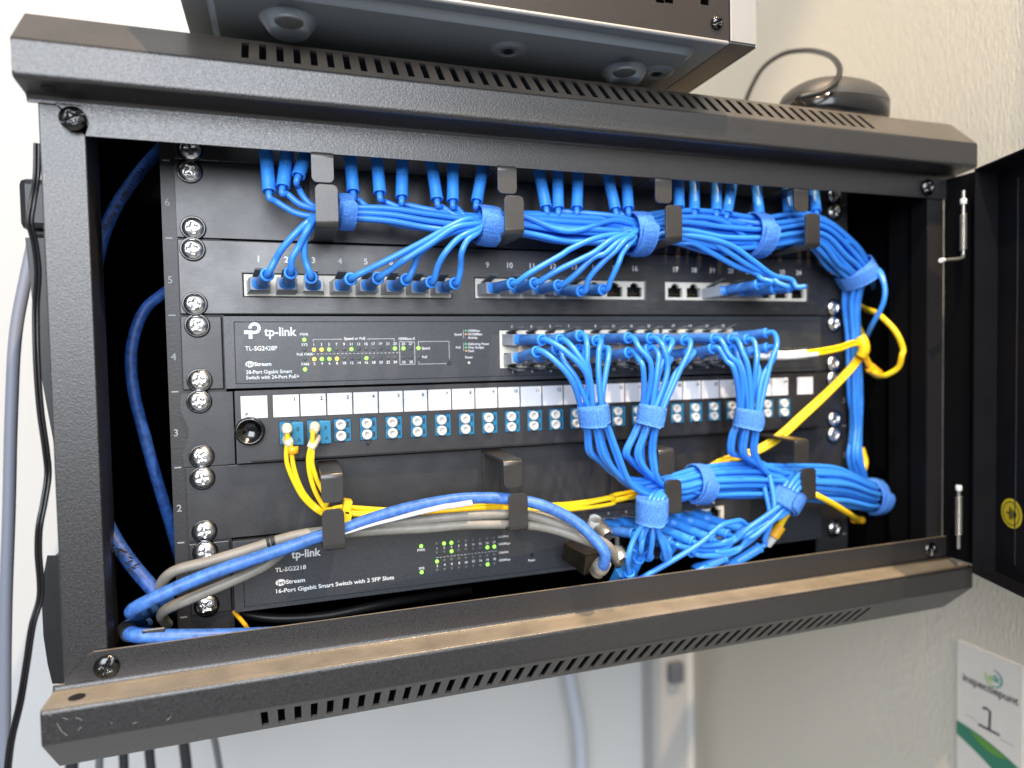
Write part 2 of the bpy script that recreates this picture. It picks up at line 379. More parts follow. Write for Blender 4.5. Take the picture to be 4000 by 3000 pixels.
for name, xa, xb, inn in (('post', -.2955, -.2752, 1), ('post', .2825, .2990, -1)):
    mb = MB(); xi = xb if inn > 0 else xa
    pts = [(xa, -.0440), (xb, -.0440)]
    z0, z1 = -.0132, .2812
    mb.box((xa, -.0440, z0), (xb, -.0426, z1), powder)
    # inner return, slightly folded
    q = [(xi, -.0440), (xi - .0014 * inn, -.0440), (xi - .0014 * inn, -.030), (xi - .0044 * inn, -.024), (xi - .0044 * inn, -.006), (xi - .003 * inn, -.006), (xi - .003 * inn, -.024), (xi, -.030)]
    if inn < 0: mb.build(name, cab, bevel=.0010); mb = MB()
    mb.prism([(x, y, z0) for x, y in q], powder if inn > 0 else inner, (0, 0, z1 - z0))  # right return coloured blacker than the left: its shade is painted in
    if inn < 0: mb.build('post_return', cab, bevel=.0008); mb = MB()
    mb.box((xa if inn > 0 else xb - .0014, -.0426, z0), (xa + .0014 if inn > 0 else xb, -.006, z1), powder if inn > 0 else inner)
    mb.build(name if inn > 0 else 'post_return', cab, bevel=.0010)
mb = MB(); mb.box((-.2985, -.006, -.055), (-.2972, .34, .322), inner); mb.build('side_panel', cab)
mb = MB(); mb.box((.3007, -.006, -.055), (.302, .34, .322), inner); mb.build('side_panel', cab)
mb = MB(); mb.box((-.297, .338, -.054), (.3005, .340, .321), inner); mb.build('back_panel', cab)
mb = MB(); mb.box((-.297, -.040, -.0515), (.3005, .338, -.0500), inner); mb.build('floor_pan', cab)
# rack rails with unit numbers
for sx in (-1, 1):
    mb = MB(); xo, xi = -.2490, -.2180
    if sx > 0: xo, xi = .2490, .2180
    a, b = min(xo, xi), max(xo, xi)
    mb.box((a, 0, -.049), (b, .0016, .320), rail_m)
    mb.box((xo - (.0 if sx < 0 else .0016), 0.0016, -.049), (xo + (.0016 if sx < 0 else 0), .030, .320), rail_m)
    tx = mb
    for k in range(8):
        z = k * .04445
        xl = -.2475 if sx < 0 else .2438
        tx.box((xl, -.0002, z - .0004), (xl + .0037, 0, z + .0004), prd)
        if k < 7: text(tx, str(k + 1), xl + .0004, z + .0185, .0040, -.0002, prd, align='l')
    mb.build('rack_rail', cab)
# shared round head screw
def screw_mesh(mb, X, r=.0060, h=.0030, m=chrome, washer=True, rot=0.3, slot=False):
    nr, na = 16, 40; vs = []; fs = []
    for j in range(nr + 1):
        q = j / nr
        for i in range(na):
            a = 2 * PI * i / na; rr = r * q; z = h * math.sqrt(max(0, 1 - (q * .97) ** 2))
            x_, y_ = rr * math.cos(a + 0), rr * math.sin(a + 0); c, s_ = math.cos(rot), math.sin(rot); u = abs(x_ * c + y_ * s_) / r; w = abs(-x_ * s_ + y_ * c) / r
            arm = min(u, w); lim = max(u, w)
            if arm < .12 and lim < .50: z -= h * .55
            elif u + w < .46: z -= h * .40
            if slot and w < .1 and u < .9: z -= h * .45
            vs.append((x_, y_, z))
    for j in range(nr):
        for i in range(na):
            k = (i + 1) % na; fs.append((j * na + i, j * na + k, (j + 1) * na + k, (j + 1) * na + i))
    o0 = len(mb.f); mb.add(vs, fs, m, True, X)
    if washer: mb.lathe([(r * .90, .0005), (r * 1.10, .0011), (r * 1.16, .0006), (r * 1.17, -.0005)], m if m is not chrome else bchrome, X, 32)
_sm = {}
def screw(parent, x, z, Y, key='rack', name='mounting_screw'):
    if key not in _sm:
        mb = MB(); rnd = random.random() * 3
        if key.startswith('rack'): screw_mesh(mb, FACE.to_matrix().to_4x4(), rot=.2 + .37 * int(key[4:] or 0))
        else: screw_mesh(mb, FACE.to_matrix().to_4x4(), .0060, .0030, bchrome, False, .5 if key == 'case' else 1.1, slot=True)
        o = mb.build(name); _sm[key] = o.data
    else:
        o = bpy.data.objects.new(name, _sm[key]); COL.objects.link(o)
    o.location = (x, Y, z); o.parent = parent; o.matrix_parent_inverse = Matrix.Translation(parent.location).inverted(); return o
for x, z, k in ((-.2800, .2715, 'case'), (-.2755, -.0045, 'case1'), (.2790, .2715, 'case'), (.2830, -.0050, 'case1')): screw(cab, x, z, -.0470, k, 'corner_screw')

# ---- rack mounted gear
U = .04445
def ears(parent, k, Y, jx=0.0):
    for sx in (-1, 1):
        for h in (.00635, .0381):
            i = random.randint(0, 5)
            screw(parent, sx * .23255 + random.uniform(-.0006, .0006), k * U + h + random.uniform(-.0005, .0005), Y, 'rack%d' % i)
# jack geometry
JW, JH = .0120, .0070
def jack_holes(xc, zc, flip=False):
    if not flip: return [(xc - JW / 2, xc + JW / 2, zc - JH / 2 - .001, zc + JH / 2 - .001), (xc - .0033, xc + .0033, zc + JH / 2 - .0012, zc + JH / 2 + .0009), (xc - .0018, xc + .0018, zc + JH / 2 + .0008, zc + JH / 2 + .0019)]
    return [(xc - JW / 2, xc + JW / 2, zc - JH / 2 + .001, zc + JH / 2 + .001), (xc - .0033, xc + .0033, zc - JH / 2 - .0009, zc - JH / 2 + .0012), (xc - .0018, xc + .0018, zc - JH / 2 - .0019, zc - JH / 2 - .0008)]
_jm = {}
def jack(parent, xc, zc, Y, flip=False):
    key = flip
    if key not in _jm:
        mb = MB(); s = -1 if flip else 1; a = .0066; b = .0056
        # open box: walls and back
        mb.box((-a, .0125, -b), (a, .0135, b), jack_m)
        for q in ((-a, -b, -a + .0005, b), (a - .0005, -b, a, b), (-a, -b, a, -b + .0004), (-a, b - .0004, a, b)):
            mb.box((q[0], .0008, q[1]), (q[2], .0126, q[3]), jack_m)
        for i in range(8):
            x = -.0036 + i * .00102; mb.box((x, .0035, -.0020 * s - .0002), (x + .0004, .0120, -.0020 * s + .0002), gold)
        o = mb.build('jack'); _jm[key] = o.data
    else:
        o = bpy.data.objects.new('jack', _jm[key]); COL.objects.link(o)
    o.location = (xc, Y, zc); o.parent = parent; return o
def number_strip(parent, items, h, Y, m=prt, bold=.012):
    mb = MB()
    for s, x, z in items: text(mb, s, x, z, h, Y, m, align='c', bold=bold)
    return mb.build('lettering', parent)
P5 = [-.1978 + .01576 * i for i in range(8)] + [-.0553 + .01570 * i for i in range(8)] + [.0880 + .01572 * i for i in range(8)]
def patch_panel(k, label):
    t = thing('patchbay', label, 'patch panel', (0, 0, k * U), 'twenty four port patch panels')
    z0 = k * U; zc = z0 + .0176
    hs = []
    blocks = ((-.2062, -.0797), (-.0637, .0626), (.0796, .2063))
    mb = MB(); plate(mb, -.2413, .2413, .0004, .0440, -.0026, .0026, flat_m, [(a, b, .0112, .0245) for a, b in blocks])
    mb.box((-.2180, -.0026, .0001), (.2180, .010, .0016), dark)
    o = mb.build('faceplate', t, bevel=.0008); o.location = (0, 0, 0)
    for bi, (a, b) in enumerate(blocks):
        mb = MB(); hs = []
        for x in P5[bi * 8:bi * 8 + 8]: hs += jack_holes(x, .0178)
        plate(mb, a + .0002, b - .0002, .0114, .0243, -.0022, .003, cream, hs)
        mb.build('jack_frame', t, bevel=.0002)
    for x in P5: jack(t, x, .0178, -.0022)
    lt = number_strip(t, [(str(i + 1), x + .0004, .0318) for i, x in enumerate(P5)], .0034, -.0028, bold=.028)
    for c in t.children: c.matrix_parent_inverse = Matrix()
    for sx in (-1, 1):
        for h in (.00635, .0381): s_ = screw(t, sx * .23255 + random.uniform(-.0006, .0006), h, -.0030, 'rack%d' % random.randint(0, 5)); s_.matrix_parent_inverse = Matrix()
    return t
patch_panel(6, 'upper patch panel half hidden behind the top beam of the cabinet')
patch_panel(4, 'lower patch panel with white numbers and cream ports above the switch')

def strap(mb, x, w, pts, t=.0018, r=.0035, end=.0030):
    sheet(mb, fillet(pts, r, 5), x - w / 2, x + w / 2, t, hook_m, (), side=1 if pts[-1][1] < pts[0][1] else -1, hw=(None, end))
def cable_manager(k, label, lowx, zt, zb):
    t = thing('cable_manager', label, 'cable organiser', (0, 0, 0), 'one unit cable organisers')
    z0 = k * U; mb = MB(); plate(mb, -.2413, .2413, z0 + .0005, z0 + .0440, -.0022, .0022, satin)
    mb.box((-.2180, -.0022, z0 + .0438), (.2413, .006, z0 + .0442), satin)
    mb.build('faceplate', t, bevel=.0009)
    for hx, lx in zip((-.1616, -.0555, .0505, .1595), lowx):
        mb = MB(); mb.box((hx - .0059, -.0042, z0 + .001), (hx + .0059, -.0021, z0 + .0435), hook_m); mb.build('hook_base', t, bevel=.0004)
        mb = MB(); strap(mb, hx, .0118, [(-.0022, zt), (-.0500, zt), (-.0500, zt - .0170)]); mb.build('upper_hook', t, bevel=.0006)
        mb = MB(); strap(mb, lx, .0120, [(-.0022, zb), (-.0515, zb), (-.0515, zb + .0232)]).__class__; o = mb.build('lower_hook', t, bevel=.0006)
    ears(t, k, -.0026); return t
cable_manager(5, 'upper black cable organiser holding the thick blue bundle in its hooks', (-.1600, -.0520, .0570, .1680), .2640, .2225)
cable_manager(1, 'lower black cable organiser carrying the yellow, grey and blue cables', (-.1616, -.0530, .0545, .1640), .0878, .0440)

# ---- poe switch, unit 4
sw = thing('network_switch', 'charcoal switch with 24 copper ports and amber and green lights', 'network switch', group='rack switches')
z0 = 3 * U; Y4 = -.0062
mb = MB(); plate(mb, -.2413, -.2190, z0 + .0008, z0 + .0438, -.0022, .002, satin); mb.build('rack_ear', sw, bevel=.0006); mb = MB(); plate(mb, .2175, .2413, z0 + .0008, z0 + .0438, -.0022, .002, satin); mb.build('rack_ear', sw, bevel=.0006)
C4 = [-.0399 + .01372 * i for i in range(4)] + [.0214 + .0140 * i for i in range(4)] + [.0836 + .0141 * i for i in range(4)]
B4 = ((-.0486, .0098), (.0127, .0715), (.0745, .1340))
zt4, zb4 = z0 + .0283, z0 + .0146
sfpx = [.1475 + i * .0165 for i in range(4)]
mb = MB(); hs = [(a, b, z0 + .0092, z0 + .0342) for a, b in B4] + [(x - .0070, x + .0070, zb4 - .0045, zb4 + .0045) for x in sfpx]
plate(mb, -.2178, .2165, z0 + .0010, z0 + .0436, Y4, .004, face_m, hs)
mb.box((-.2178, Y4 + .004, z0 + .001), (.2165, .18, z0 + .0015), satin); mb.box((-.2178, Y4 + .004, z0 + .0431), (.2165, .18, z0 + .0436), satin)
# engraved border line
for a in ((-.2122, .1, 0), ): pass
bw = .0004
for q in ((-.2118, z0 + .0400, .2130, z0 + .0400 + bw), (-.2118, z0 + .0036, .2130, z0 + .0036 + bw), (-.2122, z0 + .0036, -.2118, z0 + .0404)): mb.box((q[0], Y4 - .00025, q[1]), (q[2], Y4, q[3]), dark)
mb.build('front_panel', sw, bevel=.0007)
for bi, (a, b) in enumerate(B4):
    mb = MB(); hs = []
    for x in C4[bi * 4:bi * 4 + 4]: hs += jack_holes(x, zt4) + jack_holes(x, zb4, True)
    plate(mb, a, b, z0 + .0093, z0 + .0341, Y4 - .0004, .003, cream, hs); mb.build('jack_frame', sw)
for x in C4: jack(sw, x, zt4, Y4); jack(sw, x, zb4, Y4, True)
for x in sfpx:
    mb = MB(); mb.box((x - .0068, Y4 + .02, zb4 - .0043), (x + .0068, Y4 + .021, zb4 + .0043), dark)
    for q in ((x - .0070, -.0045, x - .0066, .0045), (x + .0066, -.0045, x + .0070, .0045), (x - .007, .0041, x + .007, .0045), (x - .007, -.0045, x + .007, -.0041)):
        mb.box((q[0], Y4 - .0008, zb4 + q[1]), (q[2], Y4 + .021, zb4 + q[3]), silver)
    mb.build('fibre_slot', sw)
def logo(mb, x, z, s, Y, m):
    """round p mark: ring, stem block to the left and leg below; s = total width"""
    n = 22; R = s * .36; r = s * .17; cx, cz = x + s * .62, z + s * .66
    a0, a1 = -PI * .5, PI
    for i in range(n):
        a = a0 + (a1 - a0) * i / n; b = a0 + (a1 - a0) * (i + 1) / n
        mb.add([(cx + q * math.cos(t_), Y, cz + q * math.sin(t_)) for q, t_ in ((r, a), (R, a), (R, b), (r, b))], [(0, 1, 2, 3)], m)
    def rc(a, b, c, d): mb.add([(a, Y, b), (c, Y, b), (c, Y, d), (a, Y, d)], [(0, 1, 2, 3)], m)
    rc(x, cz - R, x + s * .24, cz - r * .9 + s*.02); rc(x + s * .26, cz - R - s * .30, x + s * .48, cz - r * .9 + s*.02); rc(x + s * .50, cz - R, cx, cz - r); rc(x + s * .26, cz - .02 * s, x + s * .45, cz)
def jet(mb, x, z, h, w, Y, m, back):
    n = 24; cx = x + w * .16; mb.add([(cx + w * .17 * math.cos(2 * PI * i / n), Y, z + h * .5 + h * .85 * math.sin(2 * PI * i / n)) for i in range(n)], [list(range(n))], m)
    text(mb, 'Jet', x + w * .03, z + h * .08, h * .9, Y - .00008, back, width=w * .27); text(mb, 'Stream', x + w * .34, z, h, Y, m, width=w * .66, bold=.02)
tx = MB(); YT = Y4 - .00025
logo(tx, -.2067, .16350, .0096, YT, prt); text(tx, 'tp-link', -.1955, .1652, .0050, YT, prt, width=.0184, bold=.022)
text(tx, 'TL-SG2428P', -.2064, .1566, .0025, YT, prt, width=.0180); jet(tx, -.2064, .1474, .0022, .0143, YT, prt, face_m)
text(tx, '28-Port Gigabit Smart', -.2064, .1428, .0021, YT, prt, width=.0260); text(tx, 'Switch with 24-Port PoE+', -.2064, .1396, .0021, YT, prt, width=.0300)
XL = [-.1673 + .00447 * i for i in range(12)]
ZL1, ZL2 = .1566, .1508
for s_, x, z in (('PWR', -.1727, .1651), ('SYS', -.1727, .1589), ('PoE MAX', -.1727, .1531), ('FAN', -.1727, .1471)): text(tx, s_, x, z, .0016, YT, prt, align='c')
for i, x in enumerate(XL): text(tx, str(2 * i + 1), x, .1589, .0016, YT, prt, align='c'); text(tx, str(2 * i + 2), x, .1473, .0016, YT, prt, align='c')
for i in range(22): line(tx, -.1683 + i * .00242, .1539, -.1669 + i * .00242, .1539, .0002, YT, prt)
text(tx, 'Speed or PoE', -.1428, .1624, .0016, YT, prt, align='c')
for a in ((-.1676, .1628, -.1505, .1628), (-.1676, .1628, -.1676, .1613), (-.1353, .1628, -.1184, .1628), (-.1184, .1628, -.1184, .1613)): line(tx, *a, .0002, YT, prt)
text(tx, '1000Base-X', -.1103, .1620, .0015, YT, prt, align='c')
for a in ((-.1152, .1608, -.1056, .1608), (-.1152, .1464, -.1056, .1464), (-.1152, .1464, -.1152, .1608), (-.1056, .1464, -.1056, .1608)): line(tx, *a, .0002, YT, prt)
for i, x in enumerate((-.1127, -.1081)): text(tx, str(25 + 2 * i), x, .1587, .0016, YT, prt, align='c'); text(tx, str(26 + 2 * i), x, .1471, .0016, YT, prt, align='c')
text(tx, 'Speed', -.1009, .1558, .0015, YT, prt); text(tx, 'PoE', -.1009, .1502, .0015, YT, prt)
for a in ((-.1031, .1608, -.0831, .1608), (-.1031, .1608, -.1031, .1580), (-.0831, .1608, -.0831, .1495), (-.1031, .1482, -.1031, .1464), (-.1031, .1464, -.0850, .1464)): line(tx, *a, .0002, YT, prt)
for i, (s_, m_) in enumerate((('1000Mbps', grn_p), ('10/100Mbps', led_o), ('Activity', led_off), ('Delivering Power', grn_p), ('Over Budget', grn_p), ('Fault', led_o))):
    z = .1668 - i * .00225 - (.0019 if i > 2 else 0); text(tx, s_, -.0703, z, .0014, YT, prt); tx.disc((-.0718, YT, z + .0007), .0006, m_, 10)
for z, s_ in ((.1645, 'Speed'), (.1560, 'PoE')): text(tx, s_, -.0770, z, .0014, YT, prt, align='c'); line(tx, -.0733, z - .0018, -.0733, z + .0036, .00018, YT, prt)
text(tx, 'Reset', -.0700, .1495, .0015, YT, prt, align='c')
for i, x in enumerate(C4): text(tx, str(2 * i + 1), x, .1692, .0017, YT, prt, align='c'); text(tx, str(2 * i + 2), x, .1390, .0017, YT, prt, align='c')
tx.build('lettering', sw)
mb = MB(); mb.disc((-.0831, Y4 - .0002, .1464), .0013, bchrome); mb.disc((-.0831, Y4 - .0003, .1464), .0010, satin); mb.build('mode_button', sw)
mb = MB(); mb.disc((-.0700, Y4 - .0002, .1466), .0012, bchrome); mb.disc((-.0700, Y4 - .0003, .1466), .0009, beige); mb.build('reset_button', sw)
_lm = {}
def led(parent, x, z, Y, c, r=.00112):
    if c not in _lm:
        mb = MB(); mb.lathe([(r, 0), (r * .9, .0003), (r * .5, .0005), (0.00001, .00055)], c, FACE.to_matrix().to_4x4(), 14); o = mb.build('indicator_light'); _lm[c] = o.data
    else: o = bpy.data.objects.new('indicator_light', _lm[c]); COL.objects.link(o)
    o.location = (x, Y, z); o.parent = parent
G, Yl, O = led_g, led_y, led_off
for i, c in enumerate((Yl, Yl, G, O, O, G, O, O, O, O, O, G)): led(sw, XL[i], ZL1, Y4, c)
for i, c in enumerate((Yl, G, G, Yl, O, O, O, G, O, O, O, O)): led(sw, XL[i], ZL2, Y4, c)
for x, z, c in ((-.1728, .1627, G), (-.1727, .1566, O), (-.1727, .1508, O), (-.1729, .1447, G), (-.1127, ZL1, G), (-.1081, ZL1, O), (-.1127, ZL2, O), (-.1081, ZL2, O), (-.1031, ZL1, G), (-.1031, ZL2, O)): led(sw, x, z, Y4, c)
ears(sw, 3, -.0026)

# ---- fibre drawer, unit 3
fp = thing('fibre_enclosure', 'black fibre drawer with white number labels and petrol blue couplers', 'fibre panel')
z0 = 2 * U; Y3 = -.0088
mb = MB()
wav = [(-.2413, .0425), (-.2420, .040), (-.2424, .034), (-.2405, .029), (-.2385, .023), (-.2385, .018), (-.2405, .012), (-.2420, .008), (-.2413, .001)]
mb.prism([(x, -.0024, z0 + z) for x, z in wav] + [(-.2150, -.0024, z0 + .001), (-.2150, -.0024, z0 + .0430)], satin, (0, .0022, 0)); mb.build('rack_ear', fp, bevel=.0006); mb = MB()
mb.prism([(-x, -.0024, z0 + z) for x, z in reversed(wav)] + [(.2150, -.0024, z0 + .0430), (.2150, -.0024, z0 + .001)], satin, (0, .0022, 0))
mb.build('rack_ear', fp, bevel=.0006)
CX3 = [-.1836 + .01578 * i for i in range(24)]; ZC3 = .1068
mb = MB(); plate(mb, -.2130, .2120, z0 + .0012, z0 + .0440, Y3, .002, satin, [(x - .0052, x + .0052, ZC3 - .0073, ZC3 + .0073) for x in CX3])
mb.box((-.2130, Y3 + .002, z0 + .0434), (.2120, .15, z0 + .0440), satin); mb.box((-.2130, Y3 + .002, z0 + .0012), (.2120, .15, z0 + .0018), satin)
mb.box((-.2130, Y3 + .002, z0 + .0018), (-.2122, .05, z0 + .0434), satin)
mb.box((-.2050, Y3 - .0002, z0 + .0012), (.2120, Y3 - .0000, z0 + .0024), dark)
mb.build('drawer_front', fp, bevel=.0009)
tx = MB()
for a in (((-.1380, .0980), (-.1368, .0964)), ((-.1368, .0964), (-.1345, .0992)), ((-.1380, .0980), (-.1366, .0976)), ((-.1366, .0976), (-.1368, .0966))): line(tx, *a[0], *a[1], .0006, Y3 - .0003, prk)
tx.build('marker_tick', fp)
lz0, lz1 = .1166, .1298
for i in range(26):
    x = -.2097 if i == 0 else (-.1918 + (i - 1) * .01562 if i < 25 else .1912); mb = MB(); mb.box((x, Y3 - .0005, lz0), (x + .0147, Y3, lz1), label_m)
    if i == 0: text(mb, 'P', x + .0025, lz0 + .0014, .0020, Y3 - .0007, prk)
    elif i < 25: text(mb, str(i), x + .0122, lz1 - .0038, .0022, Y3 - .0007, prk, align='c', bold=.02)
    mb.build('number_label', fp)
mb = MB(); mb.lathe([(.0082, 0), (.0085, .002), (.0080, .0045), (.0072, .0052), (.0066, .0048), (.0050, .0030), (.0025, .0018), (.00001, .0014)], bchrome, T((-.2052, Y3, .1092), FACE), 36)
mb.build('turn_knob', fp)
mb = MB(); mb.box((-.0050, -.0002, -.0070), (.0050, .016, .0070), coup_m)
for zz in (-.0034, .0034):
    mb.box((.0022, -.0004, zz - .0017), (.0042, -.0001, zz + .0017), coup_d); mb.box((-.0012, -.0004, zz + .0026), (.0030, -.0001, zz + .0033), coup_d)
    mb.box((-.0050, -.0010, zz - .0032), (-.0041, -.0002, zz + .0032), coup_m)
mb.box((.0043, -.0010, -.0068), (.0050, -.0002, .0068), coup_m)
cm = None
cb = MB(); cb.lathe([(.0030, 0), (.0032, .0026), (.0029, .0034), (.0017, .0034), (.0014, .0020)], cap_m, FACE.to_matrix().to_4x4(), 20); cb.lathe([(.0014, .0020), (.00001, .0017)], caph, FACE.to_matrix().to_4x4(), 20); capme = None
for i, x in enumerate(CX3):
    if cm is None: c = mb.build('coupler'); cm = c.data
    else: c = bpy.data.objects.new('coupler', cm); COL.objects.link(c)
    c.location = (x, Y3 + .0010, ZC3); c.parent = fp
    if i > 1:
        for zz in (-.0034, .0034):
            if capme is None: d = cb.build('dust_cap'); capme = d.data
            else: d = bpy.data.objects.new('dust_cap', capme); COL.objects.link(d)
            d.parent = c; d.location = (-.0010, 0, zz)
ears(fp, 2, -.0026)

# ---- small switch, unit 1
s1 = thing('network_switch', 'charcoal 16 port switch at the bottom behind the grey cables', 'network switch', group='rack switches')
Y1 = -.0065; mb = MB(); plate(mb, -.2413, -.2190, .0008, .0436, -.0022, .002, satin); mb.build('rack_ear', s1, bevel=.0006); mb = MB(); plate(mb, .2175, .2413, .0008, .0436, -.0022, .002, satin); mb.build('rack_ear', s1, bevel=.0006)
C1 = [.0150 + .0141 * i for i in range(4)] + [.0740 + .0141 * i for i in range(4)]
z1t, z1b = .0300, .0160
mb = MB(); hs = [(.0070, .0655, .0110, .0352), (.0665, .1250, .0110, .0352)]
plate(mb, -.2172, .2165, .0010, .0436, Y1, .004, face_m, hs)
mb.box((-.2172, Y1 + .004, .001), (.2165, .17, .0015), satin); mb.box((-.2172, Y1 + .004, .0430), (.2165, .17, .0436), satin)
for q in ((-.2115, .0400, .2130, .0404), (-.2115, .0036, .2130, .0040), (-.2119, .0036, -.2115, .0404)): mb.box((q[0], Y1 - .00025, q[1]), (q[2], Y1, q[3]), dark)
mb.build('front_panel', s1, bevel=.0007)
for a, b in ((.0070, .0655), (.0665, .1250)):
    mb = MB(); hs = []
    for x in C1:
        if a < x < b: hs += jack_holes(x, z1t) + jack_holes(x, z1b, True)
    plate(mb, a, b, .0111, .0351, Y1 - .0004, .003, cream, hs); mb.build('jack_frame', s1)
for x in C1: jack(s1, x, z1t, Y1); jack(s1, x, z1b, Y1, True)
tx = MB(); YT = Y1 - .00025
logo(tx, -.1950, .0293, .0088, YT, prt); text(tx, 'tp-link', -.1842, .0300, .0047, YT, prt, width=.0172, bold=.022)
text(tx, 'TL-SG2218', -.1938, .0226, .0025, YT, prt, width=.0178); jet(tx, -.1936, .0148, .0024, .0168, YT, prt, face_m)
text(tx, '16-Port Gigabit Smart Switch with 2 SFP Slots', -.1936, .0097, .0024, YT, prt, width=.0710)
text(tx, 'PWR', -.1046, .0257, .0016, YT, prt, align='c'); text(tx, 'SYS', -.1047, .0137, .0016, YT, prt, align='c')
X1 = [-.0944 + .00488 * i for i in range(9)]
for i, x in enumerate(X1):
    text(tx, str(2 * i + 1), x, .0257, .0015, YT, prt, align='c'); text(tx, str(2 * i + 2), x, .0144, .0015, YT, prt, align='c')
for i in range(18): line(tx, -.0950 + i * .00235, .0204, -.0936 + i * .00235, .0204, .0002, YT, prt)
for s_, z in (('Link/Act', .0290), ('1000Mbps', .0240), ('Link/Act', .0183), ('1000Mbps', .0130)): text(tx, s_, -.0524, z, .0014, YT, prt)
text(tx, 'Reset', -.0290, .0106, .0015, YT, prt, align='c'); tx.disc((-.0290, YT, .0149), .0012, dark)
for i, x in enumerate(C1): text(tx, str(2 * i + 1), x, .0372, .0017, YT, prt, align='c'); text(tx, str(2 * i + 2), x, .0070, .0017, YT, prt, align='c')
tx.build('lettering', s1)
on = {(0, 1), (0, 2), (1, 2), (1, 7), (1, 8), (2, 0), (3, 7)}
for r_, z in enumerate((.0291, .0234, .0178, .0119)):
    for i, x in enumerate(X1): led(s1, x, z, Y1, G if (r_, i) in on else O)
led(s1, -.1046, .0289, Y1, G); led(s1, -.1047, .0119, Y1, G)
ears(s1, 0, -.0026)

# ------------------------------------------------------------------ blue patch cords
R = .00185
def plug(mb, p0, axis, flip, m=clear):
    """clear modular plug body around p0 with its latch"""
    Z = V((0, 0, 1)); y = axis.normalized(); x = y.cross(Z).normalized(); z = x.cross(y); X = Matrix((x, y, z)).transposed().to_4x4(); X.translation = p0
    mb.box((-.0057, -.012, -.0038), (.0057, .006, .0036), m, X); s = -1 if flip else 1
    mb.add([(-.0030, -.006, s * .0040), (.0030, -.006, s * .0040), (.0026, .007, s * .0078), (-.0026, .007, s * .0078), (-.0030, -.006, s * .0050), (.0030, -.006, s * .0050), (.0026, .007, s * .0088), (-.0026, .007, s * .0088)], [(0, 1, 2, 3), (7, 6, 5, 4), (0, 4, 5, 1), (1, 5, 6, 2), (2, 6, 7, 3), (3, 7, 4, 0)], latch_m, False, X)
def boot(mb, p0, p1, r=.0034, body=smoke, dots=False):
    a = (p1 - p0).normalized(); Z = V((0, 0, 1)); x = a.cross(Z).normalized() if abs(a.z) < .95 else V((1, 0, 0)); z = x.cross(a); X = Matrix((x, a, z)).transposed().to_4x4(); X.translation = p0
    L = (p1 - p0).length
    # square foot
    n = 16; rings = []
    def ring(y, rx, rz, sq):
        out = []
        for i in range(n):
            t = 2 * PI * i / n; c, s_ = math.cos(t), math.sin(t); k = (abs(c) ** sq + abs(s_) ** sq) ** (-1 / sq); out.append((rx * c * k, y, rz * s_ * k))
        return out
    prof = [(-.001, .0056, .0036, 6), (.0035, .0055, .0036, 6), (.0060, .0046, .0036, 3), (.0090, r, r, 2), (L * .55, r * .98, r * .98, 2), (L - .0022, r, r, 2)]
    vs = [v for q in prof for v in ring(*q)]; nf = len(prof)
    fA = [(j * n + i, j * n + (i + 1) % n, (j + 1) * n + (i + 1) % n, (j + 1) * n + i) for j in range(nf - 1) for i in range(n)]
    mb.add(vs, fA[:3 * n], boot_m, True, X); mb.add(vs, fA[3 * n:], body, True, X); mb.add(vs[:n], [list(range(n))], boot_m, False, X)
    lf = 1.03 if dots else 1.14
    lip = [(L - .0024, r * 1.0), (L - .0016, r * (lf - .02)), (L - .0004, r * lf), (L, r * 1.02), (L - .0001, r * .72), (L - .0025, R * 1.02)]
    vs = [v for y, q in lip for v in ring(y, q, q, 2)]
    mb.add(vs, [(j * n + i, j * n + (i + 1) % n, (j + 1) * n + (i + 1) % n, (j + 1) * n + i) for j in range(len(lip) - 1) for i in range(n)], boot_m, True, X)
    if dots:
        for dx in (-.0011, .0011):
            q = X @ V((dx, L * .62, -r * .95)); cen = p0 + a * (L * .62); d = (CAM - q); d = (d - a * d.dot(a)).normalized(); side = a.cross(d).normalized()
            c = cen + d * (r * .985) + side * dx; mb.disc(c + (c - cen).normalized() * .00012, .00032, dark, 8, nrm=(c - cen))
def bundle(c, k, n, ru, rv, up):
    a = k * 2.39996; q = math.sqrt((k + .5) / n); up = V(up)
    return V(c) + up * (ru * q * math.cos(a)) + V((0, 1, 0)) * (rv * q * math.sin(a))
GRP = 'blue patch cords'
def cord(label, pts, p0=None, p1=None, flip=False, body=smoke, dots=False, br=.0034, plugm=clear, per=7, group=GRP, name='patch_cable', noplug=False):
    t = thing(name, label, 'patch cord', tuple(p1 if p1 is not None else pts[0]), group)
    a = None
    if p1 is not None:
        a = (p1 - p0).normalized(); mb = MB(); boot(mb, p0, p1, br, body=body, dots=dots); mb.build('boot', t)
        if not noplug: mb = MB(); plug(mb, p0, a, flip, plugm); mb.build('plug', t)
        pts = [p1 - a * .0022, p1 + a * .004] + pts
    mb = MB(); tube(mb, catmull(pts, per), R, blue, 10); mb.build('cable', t); return t
ZX = V((0, 0, 1))
z9, z15, z21, z27, z29 = Zm(900, 480), Zm(1500, 480), Zm(2100, 480), Zm(2700, 560), Zm(2900, 850)
zb = Zm(2800, 1350)
